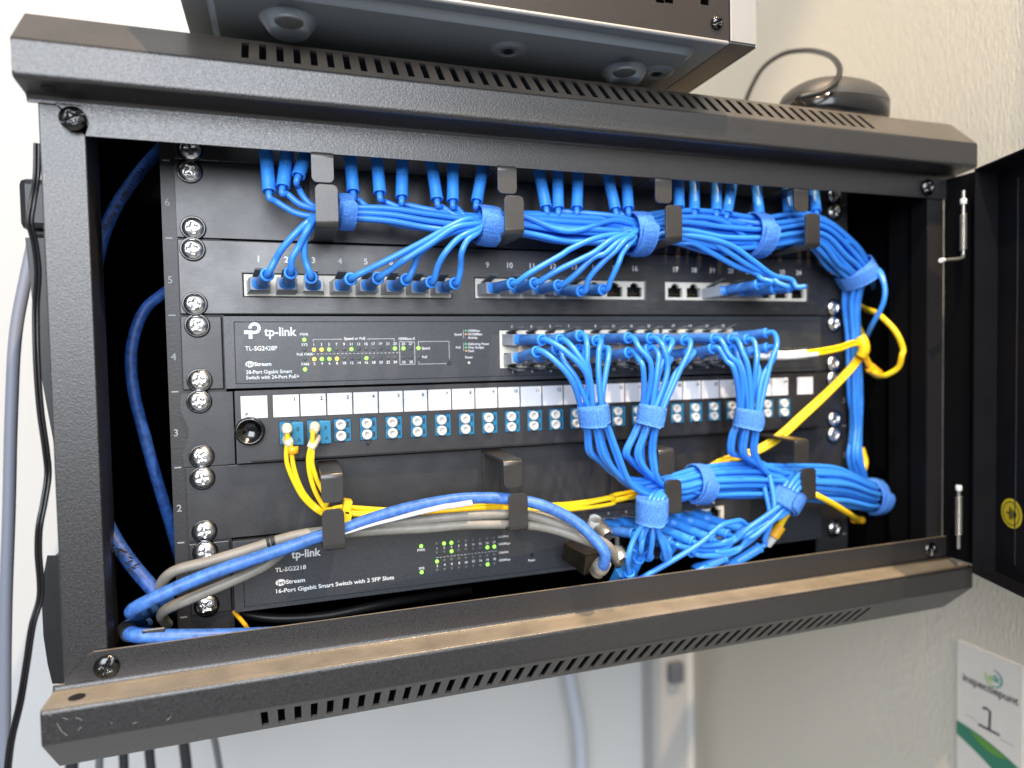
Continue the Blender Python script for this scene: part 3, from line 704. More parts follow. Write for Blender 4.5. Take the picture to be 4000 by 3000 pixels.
# upper bundle stations: centre, up radius, depth radius, up direction
ST = [(z9(1200, 1110, -.030), .0045, .006, ZX), (z9(1425, 1095, -.030), .0055, .006, ZX), (z9(1950, 1110, -.031), .0070, .006, ZX), (z15(560, 1190, -.031), .0080, .007, ZX),
      (z15(1250, 1265, -.030), .0078, .0085, ZX), (z15(1640, 1240, -.029), .0085, .009, ZX), (z21(300, 1300, -.029), .0120, .010, ZX), (z21(900, 1330, -.029), .0115, .010, ZX), (z21(1230, 1365, -.028), .0098, .0100, ZX), (z21(1680, 1290, -.028), .0110, .011, ZX),
      (z27(300, 1110, -.028), .0150, .012, ZX), (z27(800, 1130, -.028), .0122, .012, ZX), (z27(1480, 1080, -.027), .0120, .012, ZX),
      (z29(1180, 430, -.022), .0150, .012, V((.6, 0, .8))), (z29(1400, 680, -.016), .0125, .011, V((.8, 0, .6))),
      (z29(1350, 1050, -.012), .0065, .008, V((1, 0, 0))), (z29(1370, 1500, -.010), .0050, .006, V((1, 0, 0))), (zb(1710, 650, -.010), .0055, .005, V((1, 0, 0))), (zb(1715, 1000, -.010), .0040, .005, V((1, 0, 0))), (zb(1700, 1350, -.012), .0055, .005, V((1, 0, 0))), (zb(1760, 1640, -.006), .006, .005, V((1, 0, 0))), (zb(1800, 1900, .02), .006, .005, V((1, 0, 0)))]
NB = 36; slot_i = [0]
order = list(range(NB)); random.Random(3).shuffle(order)
def run(start, k, stop=None, mode='down'):
    out = []
    last = len(ST) if mode == 'down' else 15
    for j in range(start, min(last, stop or last)):
        c, ru, rv, up = ST[j]; kk = (k * 7 + (j // 3) * 5) % NB if random.random() < .06 else k
        out.append(bundle(c, kk, NB, ru, rv, up))
    if mode == 'back': out += [z29(1500, 820, .05) + V((random.uniform(-.01, .01), 0, random.uniform(-.01, .01))), z29(1500, 1000, .16)]
    if mode == 'loop': out += [z29(1650 + random.uniform(-20, 30), 640, -.030), z29(1755, 850, -.040), z29(1740, 1050, -.040), z29(1600, 1330, -.030), z29(1480, 1600, .0)]
    return out
modes = ['down', 'back', 'down', 'back', 'down', 'loop', 'back', 'down', 'back', 'back', 'down', 'loop']
def nxt():
    k = order[slot_i[0] % NB]; m_ = modes[slot_i[0] % len(modes)]; slot_i[0] += 1; return k, m_
# (port, start px of boot top, boot end px, zoom, join station, extra points)
TOP = [(1, z9, (420, 150), (480, 850), 0, [z9(560, 970, -.030), z9(800, 1110, -.031), z9(1000, 1155, -.032)]),
       (2, z9, (720, 180), (650, 795), 0, [z9(700, 880, -.030), z9(850, 1000, -.031), z9(1020, 1060, -.031)]),
       (3, z9, (985, 200), (840, 660), 0, [z9(840, 800, -.026), z9(920, 940, -.028), z9(1040, 1040, -.029)]),
       (4, z9, (1465, 250), (1515, 855), 2, [z9(1550, 930, -.026)]), (5, z9, (1795, 270), (1845, 870), 3, [z9(1900, 970, -.026), z9(2100, 1060, -.028)]), (6, z9, (2125, 300), (2115, 920), 3, [z9(2130, 1000, -.024)]),
       (7, z15, (560, 330), (655, 950), 4, [z15(720, 1040, -.027), z15(900, 1150, -.030)]), (8, z15, (850, 340), (850, 965), 4, [z15(890, 1040, -.026), z15(1000, 1150, -.029)]), (9, z15, (1250, 380), (1145, 970), 4, [z15(1160, 1030, -.026)]),
       (11, z15, (1880, 430), (2000, 1045), 7, [z15(2020, 1090, -.022)]), (12, z15, (2140, 450), (2150, 1060), 7, [z15(2160, 1110, -.022)]), (13, z21, (505, 470), (485, 1055), 7, [z21(485, 1120, -.022)]),
       (15, z21, (835, 500), (960, 1070), 8, [z21(1010, 1110, -.026)]), (16, z21, (1085, 520), (1120, 1060), 8, [z21(1160, 1130, -.026)]),
       (17, z21, (1740, 560), (1745, 1050), 10, [z21(1770, 1120, -.022)]), (18, z21, (1930, 600), (1935, 1090), 10, [z21(1950, 1160, -.022)]),
       (19, z27, (310, 360), (310, 840), 11, [z27(340, 900, -.022)]), (20, z27, (530, 380), (440, 870), 11, [z27(450, 930, -.024)]), (21, z27, (790, 400), (840, 880), 11, [z27(860, 960, -.024)]),
       (22, z27, (1170, 430), (1200, 860), 12, [z27(1250, 950, -.02)]), (23, z27, (1280, 430), (1330, 900), 12, [z27(1380, 980, -.018)]), (24, z27, (1500, 450), (1540, 840), 12, [z27(1560, 930, -.02)])]
for n, z_, a, b, j, ex in TOP:
    k, md = nxt(); p1 = z_(*b, -.030); p0 = z_(*a, -.020)
    cord('blue patch cord hanging from port %d of the upper patch panel' % n, ex + run(j, k, mode=md), p0, p1, br=.0038, body=boot_m, dots=True, noplug=True)
# cords of the numbered patch panel
zp, zq, zr = Zm(900, 950), Zm(1800, 950), Zm(2500, 950)
def z5(x, y, Y): return P(1300 + x * .63291, 1000 + y * .63291, Y)
LOW = [(1, zp(455, 385, -.035), 0, [zp(560, 200, -.040), z9(620, 1580, -.042), z9(830, 1340, -.044), z9(1010, 1190, -.040)]),
       (2, zp(745, 360, -.035), 0, [zp(760, 200, -.042), z9(850, 1520, -.043), z9(950, 1320, -.045), z9(1060, 1180, -.040)]),
       (3, zp(995, 420, -.035), 0, [zp(930, 220, -.040), z9(910, 1580, -.041), z9(930, 1420, -.042), z9(1060, 1240, -.038)]),
       (4, zp(1490, 440, -.036), 4, [zp(1700, 330, -.044), z5(350, 20, -.048), z15(500, 1460, -.048), z15(850, 1260, -.046), z15(1060, 1190, -.042)]),
       (5, zp(1825, 430, -.036), 4, [zp(2000, 310, -.044), z5(450, 20, -.050), z15(560, 1500, -.050), z15(880, 1290, -.049), z15(1130, 1250, -.044)]),
       (6, z5(455, 145, -.036), 4, [z5(500, 70, -.042), z15(420, 1640, -.044), z15(680, 1430, -.046), z15(950, 1320, -.046), z15(1130, 1310, -.042)]),
       (7, z5(610, 160, -.036), 4, [z5(650, 60, -.046), z15(760, 1600, -.050), z15(930, 1420, -.050), z15(1140, 1320, -.046)]),
       (8, z5(757, 168, -.036), 4, [z5(790, 70, -.044), z15(960, 1600, -.050), z15(1030, 1450, -.050), z15(1150, 1360, -.046)]),
       (9, zq(640, 500, -.036), 8, [zq(850, 370, -.046), zq(1250, 140, -.050), z21(400, 1560, -.050), z21(700, 1430, -.049), z21(980, 1380, -.044)]),
       (10, zq(915, 495, -.036), 8, [zq(1150, 360, -.046), zq(1500, 190, -.052), z21(700, 1600, -.052), z21(900, 1450, -.051), z21(1100, 1385, -.045)]),
       (11, zq(1210, 520, -.036), 8, [zq(1400, 400, -.046), zq(1650, 170, -.051), z21(820, 1620, -.052), z21(980, 1480, -.051), z21(1130, 1400, -.045)]),
       (12, zq(1490, 590, -.036), 8, [zq(1580, 440, -.044), zq(1800, 190, -.050), z21(950, 1590, -.051), z21(1080, 1450, -.050), z21(1170, 1400, -.044)]),
       (13, zq(1760, 570, -.036), 8, [zq(1850, 460, -.044), zq(1950, 240, -.049), z21(1040, 1620, -.049), z21(1110, 1520, -.048), z21(1190, 1430, -.042)])]
names = {}
for i, (n, p1, j, ex) in enumerate(LOW):
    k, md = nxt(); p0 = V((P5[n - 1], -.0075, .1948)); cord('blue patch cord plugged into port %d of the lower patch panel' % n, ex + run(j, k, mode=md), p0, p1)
for n, c, ex in ((19, (1460, 510), [zr(1500, 440, -.040), zr(1440, 380, -.036), zr(1200, 290, -.034), zr(900, 130, -.034), zr(650, 0, -.034), z21(1760, 1480, -.032)]),
                 (20, (1660, 560), [zr(1700, 490, -.042), zr(1620, 420, -.038), zr(1350, 280, -.038), zr(1100, 120, -.038), zr(850, -30, -.036), z21(1800, 1420, -.034)]),
                 (21, (1860, 555), [zr(1930, 540, -.042), zr(1880, 460, -.040), zr(1650, 400, -.040), zr(1400, 220, -.040), zr(1100, 20, -.040), z21(1800, 1380, -.036)])):
    k = nxt()[0]; p1 = zr(*c, -.036); p0 = V((P5[n - 1], -.0075, .1948)); a = (p1 - p0).normalized()
    cord('blue patch cord looping back into port %d of the lower patch panel' % n, [p1 + a * .010] + ex + [bundle(ST[8][0], k, NB, .008, .008, ZX), bundle(ST[6][0], k, NB, .010, .008, ZX), bundle(ST[5][0] + V((0, .01, 0)), k, NB, .006, .006, ZX)], p0, p1)

# lower bundle and switch cords
y22, y22b, y28, y28b = Zm(2200, 1400), Zm(2200, 1800), Zm(2800, 1350), Zm(2800, 1750)
DA = [(y22(375, 700, -.047), .0050, .005), (y22(440, 900, -.046), .0060, .005), (y22(500, 1150, -.044), .0075, .006), (y22(640, 1400, -.040), .0085, .006), (y22(860, 1570, -.036), .0060, .006)]
DB = [(y22(1090, 700, -.047), .0046, .005), (y22(1010, 930, -.046), .0055, .005), (y22(950, 1170, -.044), .0080, .005), (y22(1010, 1380, -.042), .0080, .006), (y22(1180, 1530, -.038), .0060, .006)]
DC = [(y28(400, 880, -.047), .0050, .005), (y28(340, 1120, -.045), .0065, .006), (y28(330, 1320, -.042), .0065, .006), (y28(470, 1470, -.038), .0070, .006), (y28(720, 1560, -.034), .0070, .006)]
LB = [(y22b(1380, 340, -.034), .0095, .008), (y22b(1660, 275, -.032), .0105, .010), (y22b(2150, 250, -.031), .0130, .012), (y28b(700, 420, -.030), .0125, .012), (y28b(1120, 440, -.030), .0140, .013), (y28b(1500, 480, -.028), .0150, .012), (y28b(1820, 580, -.022), .0125, .010), (y28b(1935, 590, -.006), .0110, .004), (y28b(1700, 560, .02), .010, .004)]
def lower(k, j): return [bundle(c, k, 24, ru, rv, ZX) for c, ru, rv in LB[j:]]
lk = list(range(24)); random.Random(5).shuffle(lk)
HX = V((1, 0, 0))
COLL = {1: zq(1010, 1195, -.041), 3: zq(1235, 1195, -.041), 5: zq(1480, 1145, -.041), 7: zq(1680, 1205, -.040), 9: zq(2075, 1170, -.041), 11: zr(135, 1175, -.041), 13: zr(340, 1195, -.040), 15: zr(560, 1200, -.041),
        17: zr(920, 1180, -.041), 19: zr(1130, 1185, -.041), 21: zr(1330, 1190, -.040), 23: zr(1570, 1110, -.036), 2: zq(945, 1340, -.041), 4: zq(1185, 1310, -.036), 6: zq(1470, 1305, -.036), 8: zq(1760, 1310, -.038),
        10: zq(2080, 1350, -.041), 12: zr(120, 1300, -.040), 14: zr(320, 1420, -.036), 16: zr(600, 1350, -.038), 18: zr(900, 1300, -.041), 20: zr(1110, 1290, -.038), 22: zr(1370, 1340, -.034), 24: zr(1580, 1290, -.038)}
MID = {1: (zq(1300, 1340, -.054), zq(1560, 1640, -.056)), 3: (zq(1420, 1340, -.053), zq(1580, 1620, -.055)), 5: (zq(1560, 1280, -.052), zq(1560, 1540, -.053)), 7: (zq(1705, 1330, -.050), zq(1700, 1600, -.052)), 2: (zq(1150, 1440, -.052), zq(1360, 1680, -.054)), 4: (zq(1270, 1450, -.046), zq(1420, 1660, -.050)), 6: (zq(1530, 1390, -.046), zq(1580, 1560, -.048)), 8: (zq(1820, 1430, -.048), zq(1790, 1600, -.050)),
       9: (zq(2200, 1290, -.052), y22(1080, 60, -.055)), 11: (zr(290, 1290, -.052), y22(1290, 130, -.053)), 13: (zr(365, 1310, -.049), y22(1200, 110, -.050)), 15: (zr(600, 1350, -.050), y22(1440, 150, -.052)), 10: (zq(2200, 1440, -.051), y22(980, 90, -.054)), 12: (zr(230, 1390, -.050), y22(1160, 150, -.052)), 14: (zr(350, 1480, -.044), y22(1130, 220, -.047)), 16: (zr(560, 1480, -.046), y22(1380, 200, -.050)),
       17: (zr(1100, 1380, -.052), y28(280, 260, -.054)), 19: (zr(1270, 1350, -.052), y28(380, 240, -.054)), 21: (zr(1440, 1370, -.050), y28(490, 200, -.052)), 23: (zr(1690, 1250, -.048), y28(660, 230, -.051)), 18: (zr(1080, 1460, -.051), y28(200, 260, -.054)), 20: (zr(1220, 1430, -.048), y28(330, 320, -.051)), 22: (zr(1440, 1480, -.044), y28(520, 330, -.048)), 24: (zr(1660, 1400, -.047), y28(560, 400, -.050))}
grp = {1: DA, 2: DA, 3: DA, 4: DA, 5: DA, 6: DA, 7: DA, 8: DA, 9: DB, 10: DB, 11: DB, 12: DB, 13: DB, 14: DB, 15: DB, 16: DB}
for n in range(1, 25):
    D = grp.get(n, DC); i = (n - 1) % 8; top_row = n % 2 == 1; x = C4[(n - 1) // 2]; p0 = V((x, -.0115, zt4 - .0004 if top_row else zb4 + .0004)); p1 = COLL[n]
    a = (p1 - p0).normalized()
    # order in the tie follows the order of the ports, left to right
    q = (n - 1) // 2 % 4; ox = (-1 + q * .66 + (.0 if top_row else -.15)); oy = (-.55 if (n // 2) % 2 else .35) * (1 if top_row else -1)
    pts = list(MID[n])
    for c, ru, rv in D: pts.append(V(c) + HX * (ru * ox) + V((0, 1, 0)) * (rv * oy * 1.4) + (V((0, 0, 1)) * ru * -ox * .8 if c[2] < .075 else V()))
    pts += lower(lk[n - 1], 0 if D is not DC else 4)
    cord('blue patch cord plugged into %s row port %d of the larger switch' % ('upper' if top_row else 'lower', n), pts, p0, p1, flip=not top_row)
# cords of the small switch: five rising into the clump, five swinging right
DD = [(y22b(1110, 640, -.050), .0050, .0045), (y22b(1150, 470, -.048), .0045, .0045), (y22b(1260, 360, -.042), .0050, .004), (y22b(1420, 330, -.036), .006, .005)]
for i, (c, md, col, row) in enumerate((((815, 1375), [(800, 1200), (880, 950)], 2, 1), ((915, 1075), [(960, 960)], 1, 0), ((935, 1205), [(960, 1100), (1000, 900)], 3, 1), ((1050, 1180), [(1090, 1060), (1105, 880)], 4, 1), ((1265, 1190), [(1240, 1080), (1180, 880)], 5, 1), ((1270, 1160), [(1310, 1120), (1260, 1000), (1170, 860)], 6, 1))):
    p1 = y22b(*c, -.040 if i else -.0425); p0 = V((C1[col - 1] - .002, -.010, z1b if row else z1t))
    if i < 3: p0 = y22b(*((880, 1640), (720, 1440), (800, 1500))[i], (-.032, -.022, -.024)[i])
    pts = [y22b(*q, -.050) for q in md]
    ox = -.9 + i * .36
    for c_, ru, rv in DD: pts.append(V(c_) + HX * ru * ox + V((0, 1, 0)) * rv * (.8 if i % 2 else -.8))
    pts += [bundle(q[0], (i * 5) % 24, 24, q[1], q[2], ZX) for q in LB[1:5]]
    cord('blue cord from the small switch up into the knotted tie, number %s from left' % ['one', 'two', 'three', 'four', 'five', 'six'][i], pts, p0, p1, flip=bool(row), body=boot_m, plugm=boot_m)
DE = [(y28b(820, 720, -.050), .0055, .005), (y28b(880, 560, -.048), .0050, .005), (y28b(990, 400, -.044), .0050, .005), (y28b(1120, 330, -.038), .006, .005)]
for i, (c, md, x) in enumerate((((1605, 1000), [(1720, 1040), (2100, 990)], C1[3]), ((1860, 980), [(1990, 1000), (2180, 940)], C1[4]), ((2040, 915), [(2110, 980), (2250, 900)], C1[5]), ((2250, 860), [(2330, 900)], C1[6]), ((1600, 1130), [(1750, 1170), (2150, 1110)], C1[4]), ((1830, 1090), [(1950, 1130), (2200, 1060)], C1[5]))):
    p1 = y22b(*c, -.041); p0 = V((x, -.010, z1t if i < 4 else z1b)); pts = [y22b(*q, -.046) for q in md] + [y28b(350 + i * 25, 1020 + (i % 3) * 60 - i * 15, -.050)]
    for c_, ru, rv in DE: pts.append(V(c_) + V((.6, 0, -.8)) * ru * (-.9 + i * .36) + V((0, 1, 0)) * rv * (.7 if i % 2 else -.7))
    pts += [bundle(q[0], (i * 7 + 3) % 24, 24, q[1], q[2], ZX) for q in LB[5:7]]
    cord('blue patch cord sweeping right from %s port %s of the small switch' % ('an upper' if i < 4 else 'a lower', ['one', 'two', 'three', 'four', 'five', 'six'][i]), pts, p0, p1, flip=i > 3, body=boot_m, plugm=boot_m)
for i, (c, md, col) in enumerate((((870, 900), [(960, 880), (1040, 780)], 0), ((1010, 960), [(1080, 900), (1090, 790)], 1), ((1330, 1010), [(1400, 1040), (1560, 1080)], 2))):
    p1 = y22b(*c, -.036); p0 = V((C1[col], -.010, z1t)); pts = [y22b(*q, -.042) for q in md]
    pts += [y22b(1110, 620, -.046), y22b(1200, 420, -.040)] if i < 2 else [y22b(2000, 1080, -.044), y28b(300, 1020, -.044), y28b(560, 900, -.046)]
    cord(['dark blue boot in the first upper port of the small switch', 'dark blue boot in the second upper port of the small switch', 'dark blue boot in the third upper port of the small switch'][i], pts, p0, p1, body=smoke, plugm=boot_m)
# long strand crossing the front, and dangling cords with boots resting on the lower beam
t = thing('patch_cable', 'blue cord arching diagonally in front of the small switch ports', 'patch cord', tuple(y22b(950, 1480, -.043)), GRP)
mb = MB(); tube(mb, catmull([y22b(700, 1620, -.030), y22b(950, 1460, -.040), y22b(1350, 1230, -.046), y22b(1700, 1010, -.050), y22b(1950, 800, -.050), y22b(2130, 745, -.048), y28b(300, 900, -.046), y28b(420, 1020, -.040), y28b(440, 1120, -.020)], 8), R, blue); mb.build('cable', t)
for i, (a, b, rest) in enumerate(((y28b(-250, 1520, -.040), y28b(110, 1340, -.044), [y28b(300, 1230, -.046), y28b(520, 1050, -.048), y28b(650, 860, -.050)]), (y28b(120, 1480, -.038), y28b(540, 1220, -.044), [y28b(590, 1130, -.046), y28b(660, 950, -.050), y28b(710, 700, -.052)]), )):
    cord(['blue cord with a slanting boot low on the bottom beam edge', 'blue cord whose boot ends under the right hand tie', 'dark blue cord leaning behind the knotted clump'][i], rest + [rest[-1] + V((.004, .01, .02))], a, b, body=boot_m, noplug=True)

# ------------------------------------------------------------------ hook and loop ties
def tie(label, c, axis, ru, rv, w=.0125, th=.0013, tail=.5, tailw=1.0, group='blue hook and loop ties', m=velcro, seedv=1):
    rnd = random.Random(seedv); axis = V(axis).normalized(); v = V((0, 1, 0)); v = (v - axis * v.dot(axis)).normalized(); u = axis.cross(v).normalized()
    c = V(c); o = thing('cable_tie', label, 'cable tie', tuple(c), group)
    mb = MB(); n = 56; nw = 6
    def band(a0, a1, grow, w, sh, rounded=False):
        vs = []; fs = []
        for i in range(n + 1):
            t = i / n; a = a0 + (a1 - a0) * t; g = grow * t
            for j in range(nw + 1):
                q = j / nw - .5; ww = w
                if rounded and t > .86: ww = w * math.sqrt(max(.02, 1 - ((t - .86) / .14) ** 2))
                jit = rnd.uniform(-.00018, .00018)
                for kk in (0, 1):
                    r1 = ru + g + (th if kk == 0 else 0) + (jit if kk == 0 else 0) - abs(q) ** 2 * .0012; r2 = rv + g + (th if kk == 0 else 0) + (jit if kk == 0 else 0) - abs(q) ** 2 * .0012
                    vs.append(c + axis * (q * ww + sh * t + (rnd.uniform(-.0002, .0002) if j in (0, nw) else 0)) + u * (r1 * math.cos(a)) + v * (r2 * math.sin(a)))
        st = (nw + 1) * 2
        for i in range(n):
            for j in range(nw):
                p = i * st + j * 2; fs.append((p, p + st, p + st + 2, p + 2)); fs.append((p + 1, p + 3, p + st + 3, p + st + 1))
            for j in (0, nw):
                p = i * st + j * 2; fs.append((p, p + 1, p + st + 1, p + st))
        for i in (0, n):
            for j in range(nw): p = i * st + j * 2; fs.append((p, p + 2, p + 3, p + 1))
        mb.add(vs, fs, m, True)
    band(0, 2 * PI * .995, 0, w, 0); mb.build('strap', o)
    mb = MB(); band(-PI * (.5 + tail), -PI * .5 + .3, .0013, w * tailw, .0015, True)
    for kk in range(len(mb.v)): d = mb.v[kk] - c; d -= axis * d.dot(axis); mb.v[kk] += d.normalized() * .0012
    mb.build('tail', o); return o
XA = V((1, 0, 0))
tie('blue tie peeking out right of the first upper hook', z9(1425, 1090, -.031), XA, .0088, .0100, .0085, seedv=2)
tie('wide fuzzy blue tie left of the second upper hook', z15(1265, 1262, -.030), (1, 0, -.08), .0108, .0125, .0125, seedv=3)
tie('blue tie left of the third upper hook', z21(1225, 1365, -.029), (1, 0, .03), .0132, .0145, .0115, seedv=4)
tie('blurred blue tie left of the last upper hook', z27(790, 1130, -.028), (1, 0, -.05), .0145, .0150, .0115, seedv=5)
tie('blurred blue tie on the bundle bending down at the right rail', z29(1400, 680, -.016), (.6, 0, -.8), .0145, .0140, .0115, seedv=6)
tie('short blue tie gathering the first drop below the large switch', y22(380, 690, -.047), (.12, 0, -1), .0088, .0090, .0125, seedv=7)
tie('short blue tie gathering the middle drop below the large switch', y22(1088, 705, -.047), (-.22, 0, -1), .0080, .0085, .0125, seedv=8)
tie('short blue tie gathering the right drop below the large switch', y28(395, 905, -.047), (-.18, 0, -1), .0088, .0090, .0125, seedv=9)
tie('knotted blue tie with a broad tail beside the third lower hook', y22b(1110, 600, -.050), (-.05, 0, -1), .0086, .0088, .0150, tail=.9, tailw=1.1, seedv=10)
tie('blurred blue tie around the horizontal bundle between lower hooks', y22b(1665, 275, -.032), (1, 0, -.12), .0122, .0130, .0100, seedv=11)
tie('rolled blue tie on the slanting clump by the last lower hook', y28b(845, 640, -.049), (.55, 0, .8), .0090, .0095, .0130, seedv=12)
tie('blue tie closing the coil end beside the right rail', y28b(1930, 590, -.008), (1, 0, -.05), .0130, .0130, .0080, seedv=13)

# ------------------------------------------------------------------ yellow fibre cords
def strands(name, label, cat, parts, group=None, loc=None):
    o = thing(name, label, cat, tuple(loc if loc is not None else parts[0][1][0]), group)
    for nm, pts, r, m_ in parts: mb = MB(); tube(mb, catmull(pts, 8), r, m_, 12); mb.build(nm, o)
    return o
f9, f16, f105, f17, f4 = Zm(900, 1480), Zm(1600, 1450), Zm(1050, 1850), Zm(1700, 1850), Zm(400, 1900)
def fibre_tail(d):
    dz = V((0, 0, d)); dy = V((0, d * .6, 0))
    pts = [f105(1050, 480, -.036), f105(1400, 480, -.034), f105(2100, 470, -.030), f17(700, 420, -.028), f17(1200, 440, -.026), f17(1700, 390, -.024), f17(2200, 300, -.022), y22b(600, 480, -.020), y22b(1000, 400, -.018), y22b(1500, 300, -.014), y28(0, 1460, -.012), y28(200, 1400, -.014), y28(480, 1300, -.018), y28(760, 1110, -.022), y28(1060, 860, -.024), y28(1400, 560, -.024), y28(1680, 240, -.020), y28(1790, 60, -.014), z29(1500, 1500, -.008), z29(1440, 1350, .02), z29(1440, 1250, .10)]
    return [p + dz + dy + V((0, 0, d * .6)) * (math.sin(i * 1.7 + d * 900)) for i, p in enumerate(pts)]
for i, (label, c, rows) in enumerate((('yellow duplex fibre cord leaving the first fibre coupler', CX3[0], ([(700, 640), (705, 760), (690, 900), (700, 1050), (790, 1280), (900, 1470), (1060, 1620)], [(740, 800), (760, 930), (775, 1060), (830, 1250), (920, 1430), (1080, 1590)])),
                                     ('yellow duplex fibre cord leaving the second fibre coupler', CX3[1], ([(1020, 650), (1012, 760), (1015, 900), (1010, 1050), (1060, 1220), (1120, 1350), (1200, 1500)], [(985, 860), (965, 950), (965, 1080), (1000, 1260), (1060, 1420), (1150, 1570)])))):
    o = thing('fibre_cable', label, 'fibre cord', (c, Y3, ZC3), 'yellow duplex fibre cords')
    for q, row in enumerate(rows):
        zz = ZC3 + (.0034 if q == 0 else -.0034)
        st = V((c - .0008, Y3 - .004, zz)); p = [f9(x, y, -.026 - .002 * i) for x, y in row]
        e = p[0] if q == 0 else p[0]
        mb = MB(); bp_ = catmull([st, st + V((0, -.006, 0)), st.lerp(e, .7) + V((0, -.004, 0)), e], 8)
        tube(mb, bp_, lambda t: .0030 - .0011 * max(0, t - .35) + (.00016 if int(t * 30) % 2 else 0), beige, 14)
        mb.build('connector_boot', o)
        sh = .0030 * (1 if q else -1) * (1 if i else .6)
        pts = [e.lerp(st, .15)] + p + [f105(700 + 60 * q, 500 - 60 * i + 30 * q, -.034), f105(900, 470 - 60 * i + 50 * q, -.036)] + fibre_tail((-.0021 if q else -.0003) + (.0020 if i else 0))
        mb = MB(); tube(mb, catmull(pts, 8), .00135, yellow, 12); mb.build('strand', o)
    mb = MB(); mb.box((-.0016, -.0030, -.0068), (.0050, .001, .0068), coup_m, T((c + .0035, Y3 - .0055, ZC3))); text(mb, 'B', .0012, .0018, .0022, -.0032, coup_d, X=T((c + .0035, Y3 - .0055, ZC3))); text(mb, 'A', .0012, -.0045, .0022, -.0032, coup_d, X=T((c + .0035, Y3 - .0055, ZC3)))
    mb.build('connector_clip', o, bevel=.0005)
    mb = MB(); cc = f105(965, 385 + 125 * (1 - i) + 20, -.0385); mb.box((-.0042, -.0022, -.0040), (.0042, .0025, .0040), yellow, T(cc, V((0.25, 0, 1)).to_track_quat('Z', 'Y').to_matrix().to_quaternion())); text(mb, 'BA'[1 - i] if i == 0 else 'B', cc.x - .0004, cc.z - .001, .0024, cc.y - .0028, prk); mb.build('strand_clip', o, bevel=.0006)
    if i == 0: mb = MB(); mb.lathe([(.0022, -.0022), (.0031, -.0018), (.0032, .0020), (.0022, .0022)], ytie, T(f9(770, 880, -.026), V((0, 0, 1)).to_track_quat('Z', 'Y')), 18); mb.build('cord_ring', o)
# fibre pair into the large switch
o = thing('fibre_cable', 'thin yellow fibre pair with long white boots plugged into the large switch', 'fibre cord', tuple(y28(560, 110, -.02)))
for q, (a, b) in enumerate((((600, 95), (1100, 75)), ((560, 130), (1240, 105)))):
    p0 = V((sfpx[0] + q * .0065 - .003, Y4 - .002, zb4)); mb = MB(); tube(mb, catmull([p0, y28(*a, -.034), y28((a[0] + b[0]) / 2, a[1] + 5, -.038), y28(*b, -.040)], 8), lambda t: .0029 - .0012 * t, white_p, 14); mb.build('connector_boot', o)
    mb = MB(); tube(mb, catmull([y28(b[0] - 30, b[1], -.040), y28(*b, -.040), y28(1500, 45 - 45 * (1 - q) + 10, -.036), z29(1380, 1560 + 40 * q - 30, -.028), z29(1480, 1590, -.020), z29(1520, 1700, -.012), z29(1540, 1900, .02)], 8), .00135, yellow, 12); mb.build('strand', o)
strands('fibre_cable', 'yellow fibre loop swinging out beside the right rail', 'fibre cord', [('strand', [z29(1400, 1050, .02), z29(1500, 1120, 0), z29(1700, 1210, -.035), z29(1900, 1420, -.048), z29(1985, 1640, -.050), y28(2285, 120, -.050), y28(2240, 270, -.046), y28(2080, 365, -.038), y28(1950, 340, -.026), y28(1880, 230, -.014), y28(1820, 90, -.014), z29(1500, 1560, -.012)], .0021, yellow)])
strands('cable_tie', 'amber wrap around the yellow fibre cords at the rail', 'cable tie', [('wrap', [z29(1455, 1480, -.024), z29(1490, 1540, -.026), z29(1500, 1640, -.026), z29(1470, 1700, -.024)], .0042, yellow), ('tail', [y28(1790, 60, -.024), y28(1850, 200, -.022), y28(1930, 330, -.020)], .0020, ytie), ('knot', [y28(1890, 270, -.022), y28(1960, 330, -.022), y28(1990, 350, -.020)], .0040, ytie)])
strands('fibre_cable', 'yellow fibre strand slanting out of the coil of blue cords', 'fibre cord', [('strand', [y28b(1100, 520, -.034), y28b(1220, 575, -.046), y28b(1420, 680, -.044), y28b(1600, 790, -.036), y28b(1740, 880, -.010), y28b(1800, 890, .03)], .0021, yellow), ('clip', [y28b(1690, 880, -.008), y28b(1790, 890, -.006)], .0030, ytie)])
strands('fibre_cable', 'yellow fibre strand curving behind the coil near the rail bottom', 'fibre cord', [('strand', [y28b(1790, 0, .006), y28b(1835, 180, .004), y28b(1800, 290, .002), y28b(1700, 350, .004), y28b(1600, 360, .02)], .0021, yellow)])
strands('fibre_cable', 'yellow connector end hanging under the rolled tie', 'fibre cord', [('strand', [y28b(900, 760, -.036), y28b(820, 880, -.034), y28b(760, 1000, -.032)], .0024, yellow), ('clip', [y28b(790, 960, -.032), y28b(700, 1090, -.030)], .0040, ytie), ('connector', [y28b(700, 1100, -.030), y28b(630, 1190, -.026)], .0030, white_p)])

# ------------------------------------------------------------------ thick cables
ZQ = V((0, 0, 1))
o = strands('network_cable', 'thick scuffed blue cable arching over the lower hooks to a metal plug', 'network cable',
            [('jacket', [f4(620, 1530, .004), f4(470, 1570, -.020), f4(360, 1545, -.036), f4(450, 1475, -.042), f4(700, 1350, -.044), f4(1300, 1090, -.044), f4(2212, 780, -.042), f105(640, 770, -.041), f105(930, 680, -.042), f105(1300, 545, -.042), f105(1700, 430, -.042), f105(2212, 330, -.042), f17(500, 300, -.042), f17(920, 315, -.044), f17(1300, 385, -.050), f17(1700, 575, -.056), f17(1950, 790, -.062), f17(2090, 980, -.066), f17(2080, 1120, -.064), f17(2030, 1160, -.056)], .0036, bluetk)], loc=f17(900, 310, -.042))
mb = MB(); cc = f17(2055, 1135, -.060); q = V((.25, -.6, .75)).to_track_quat('Z', 'Y')
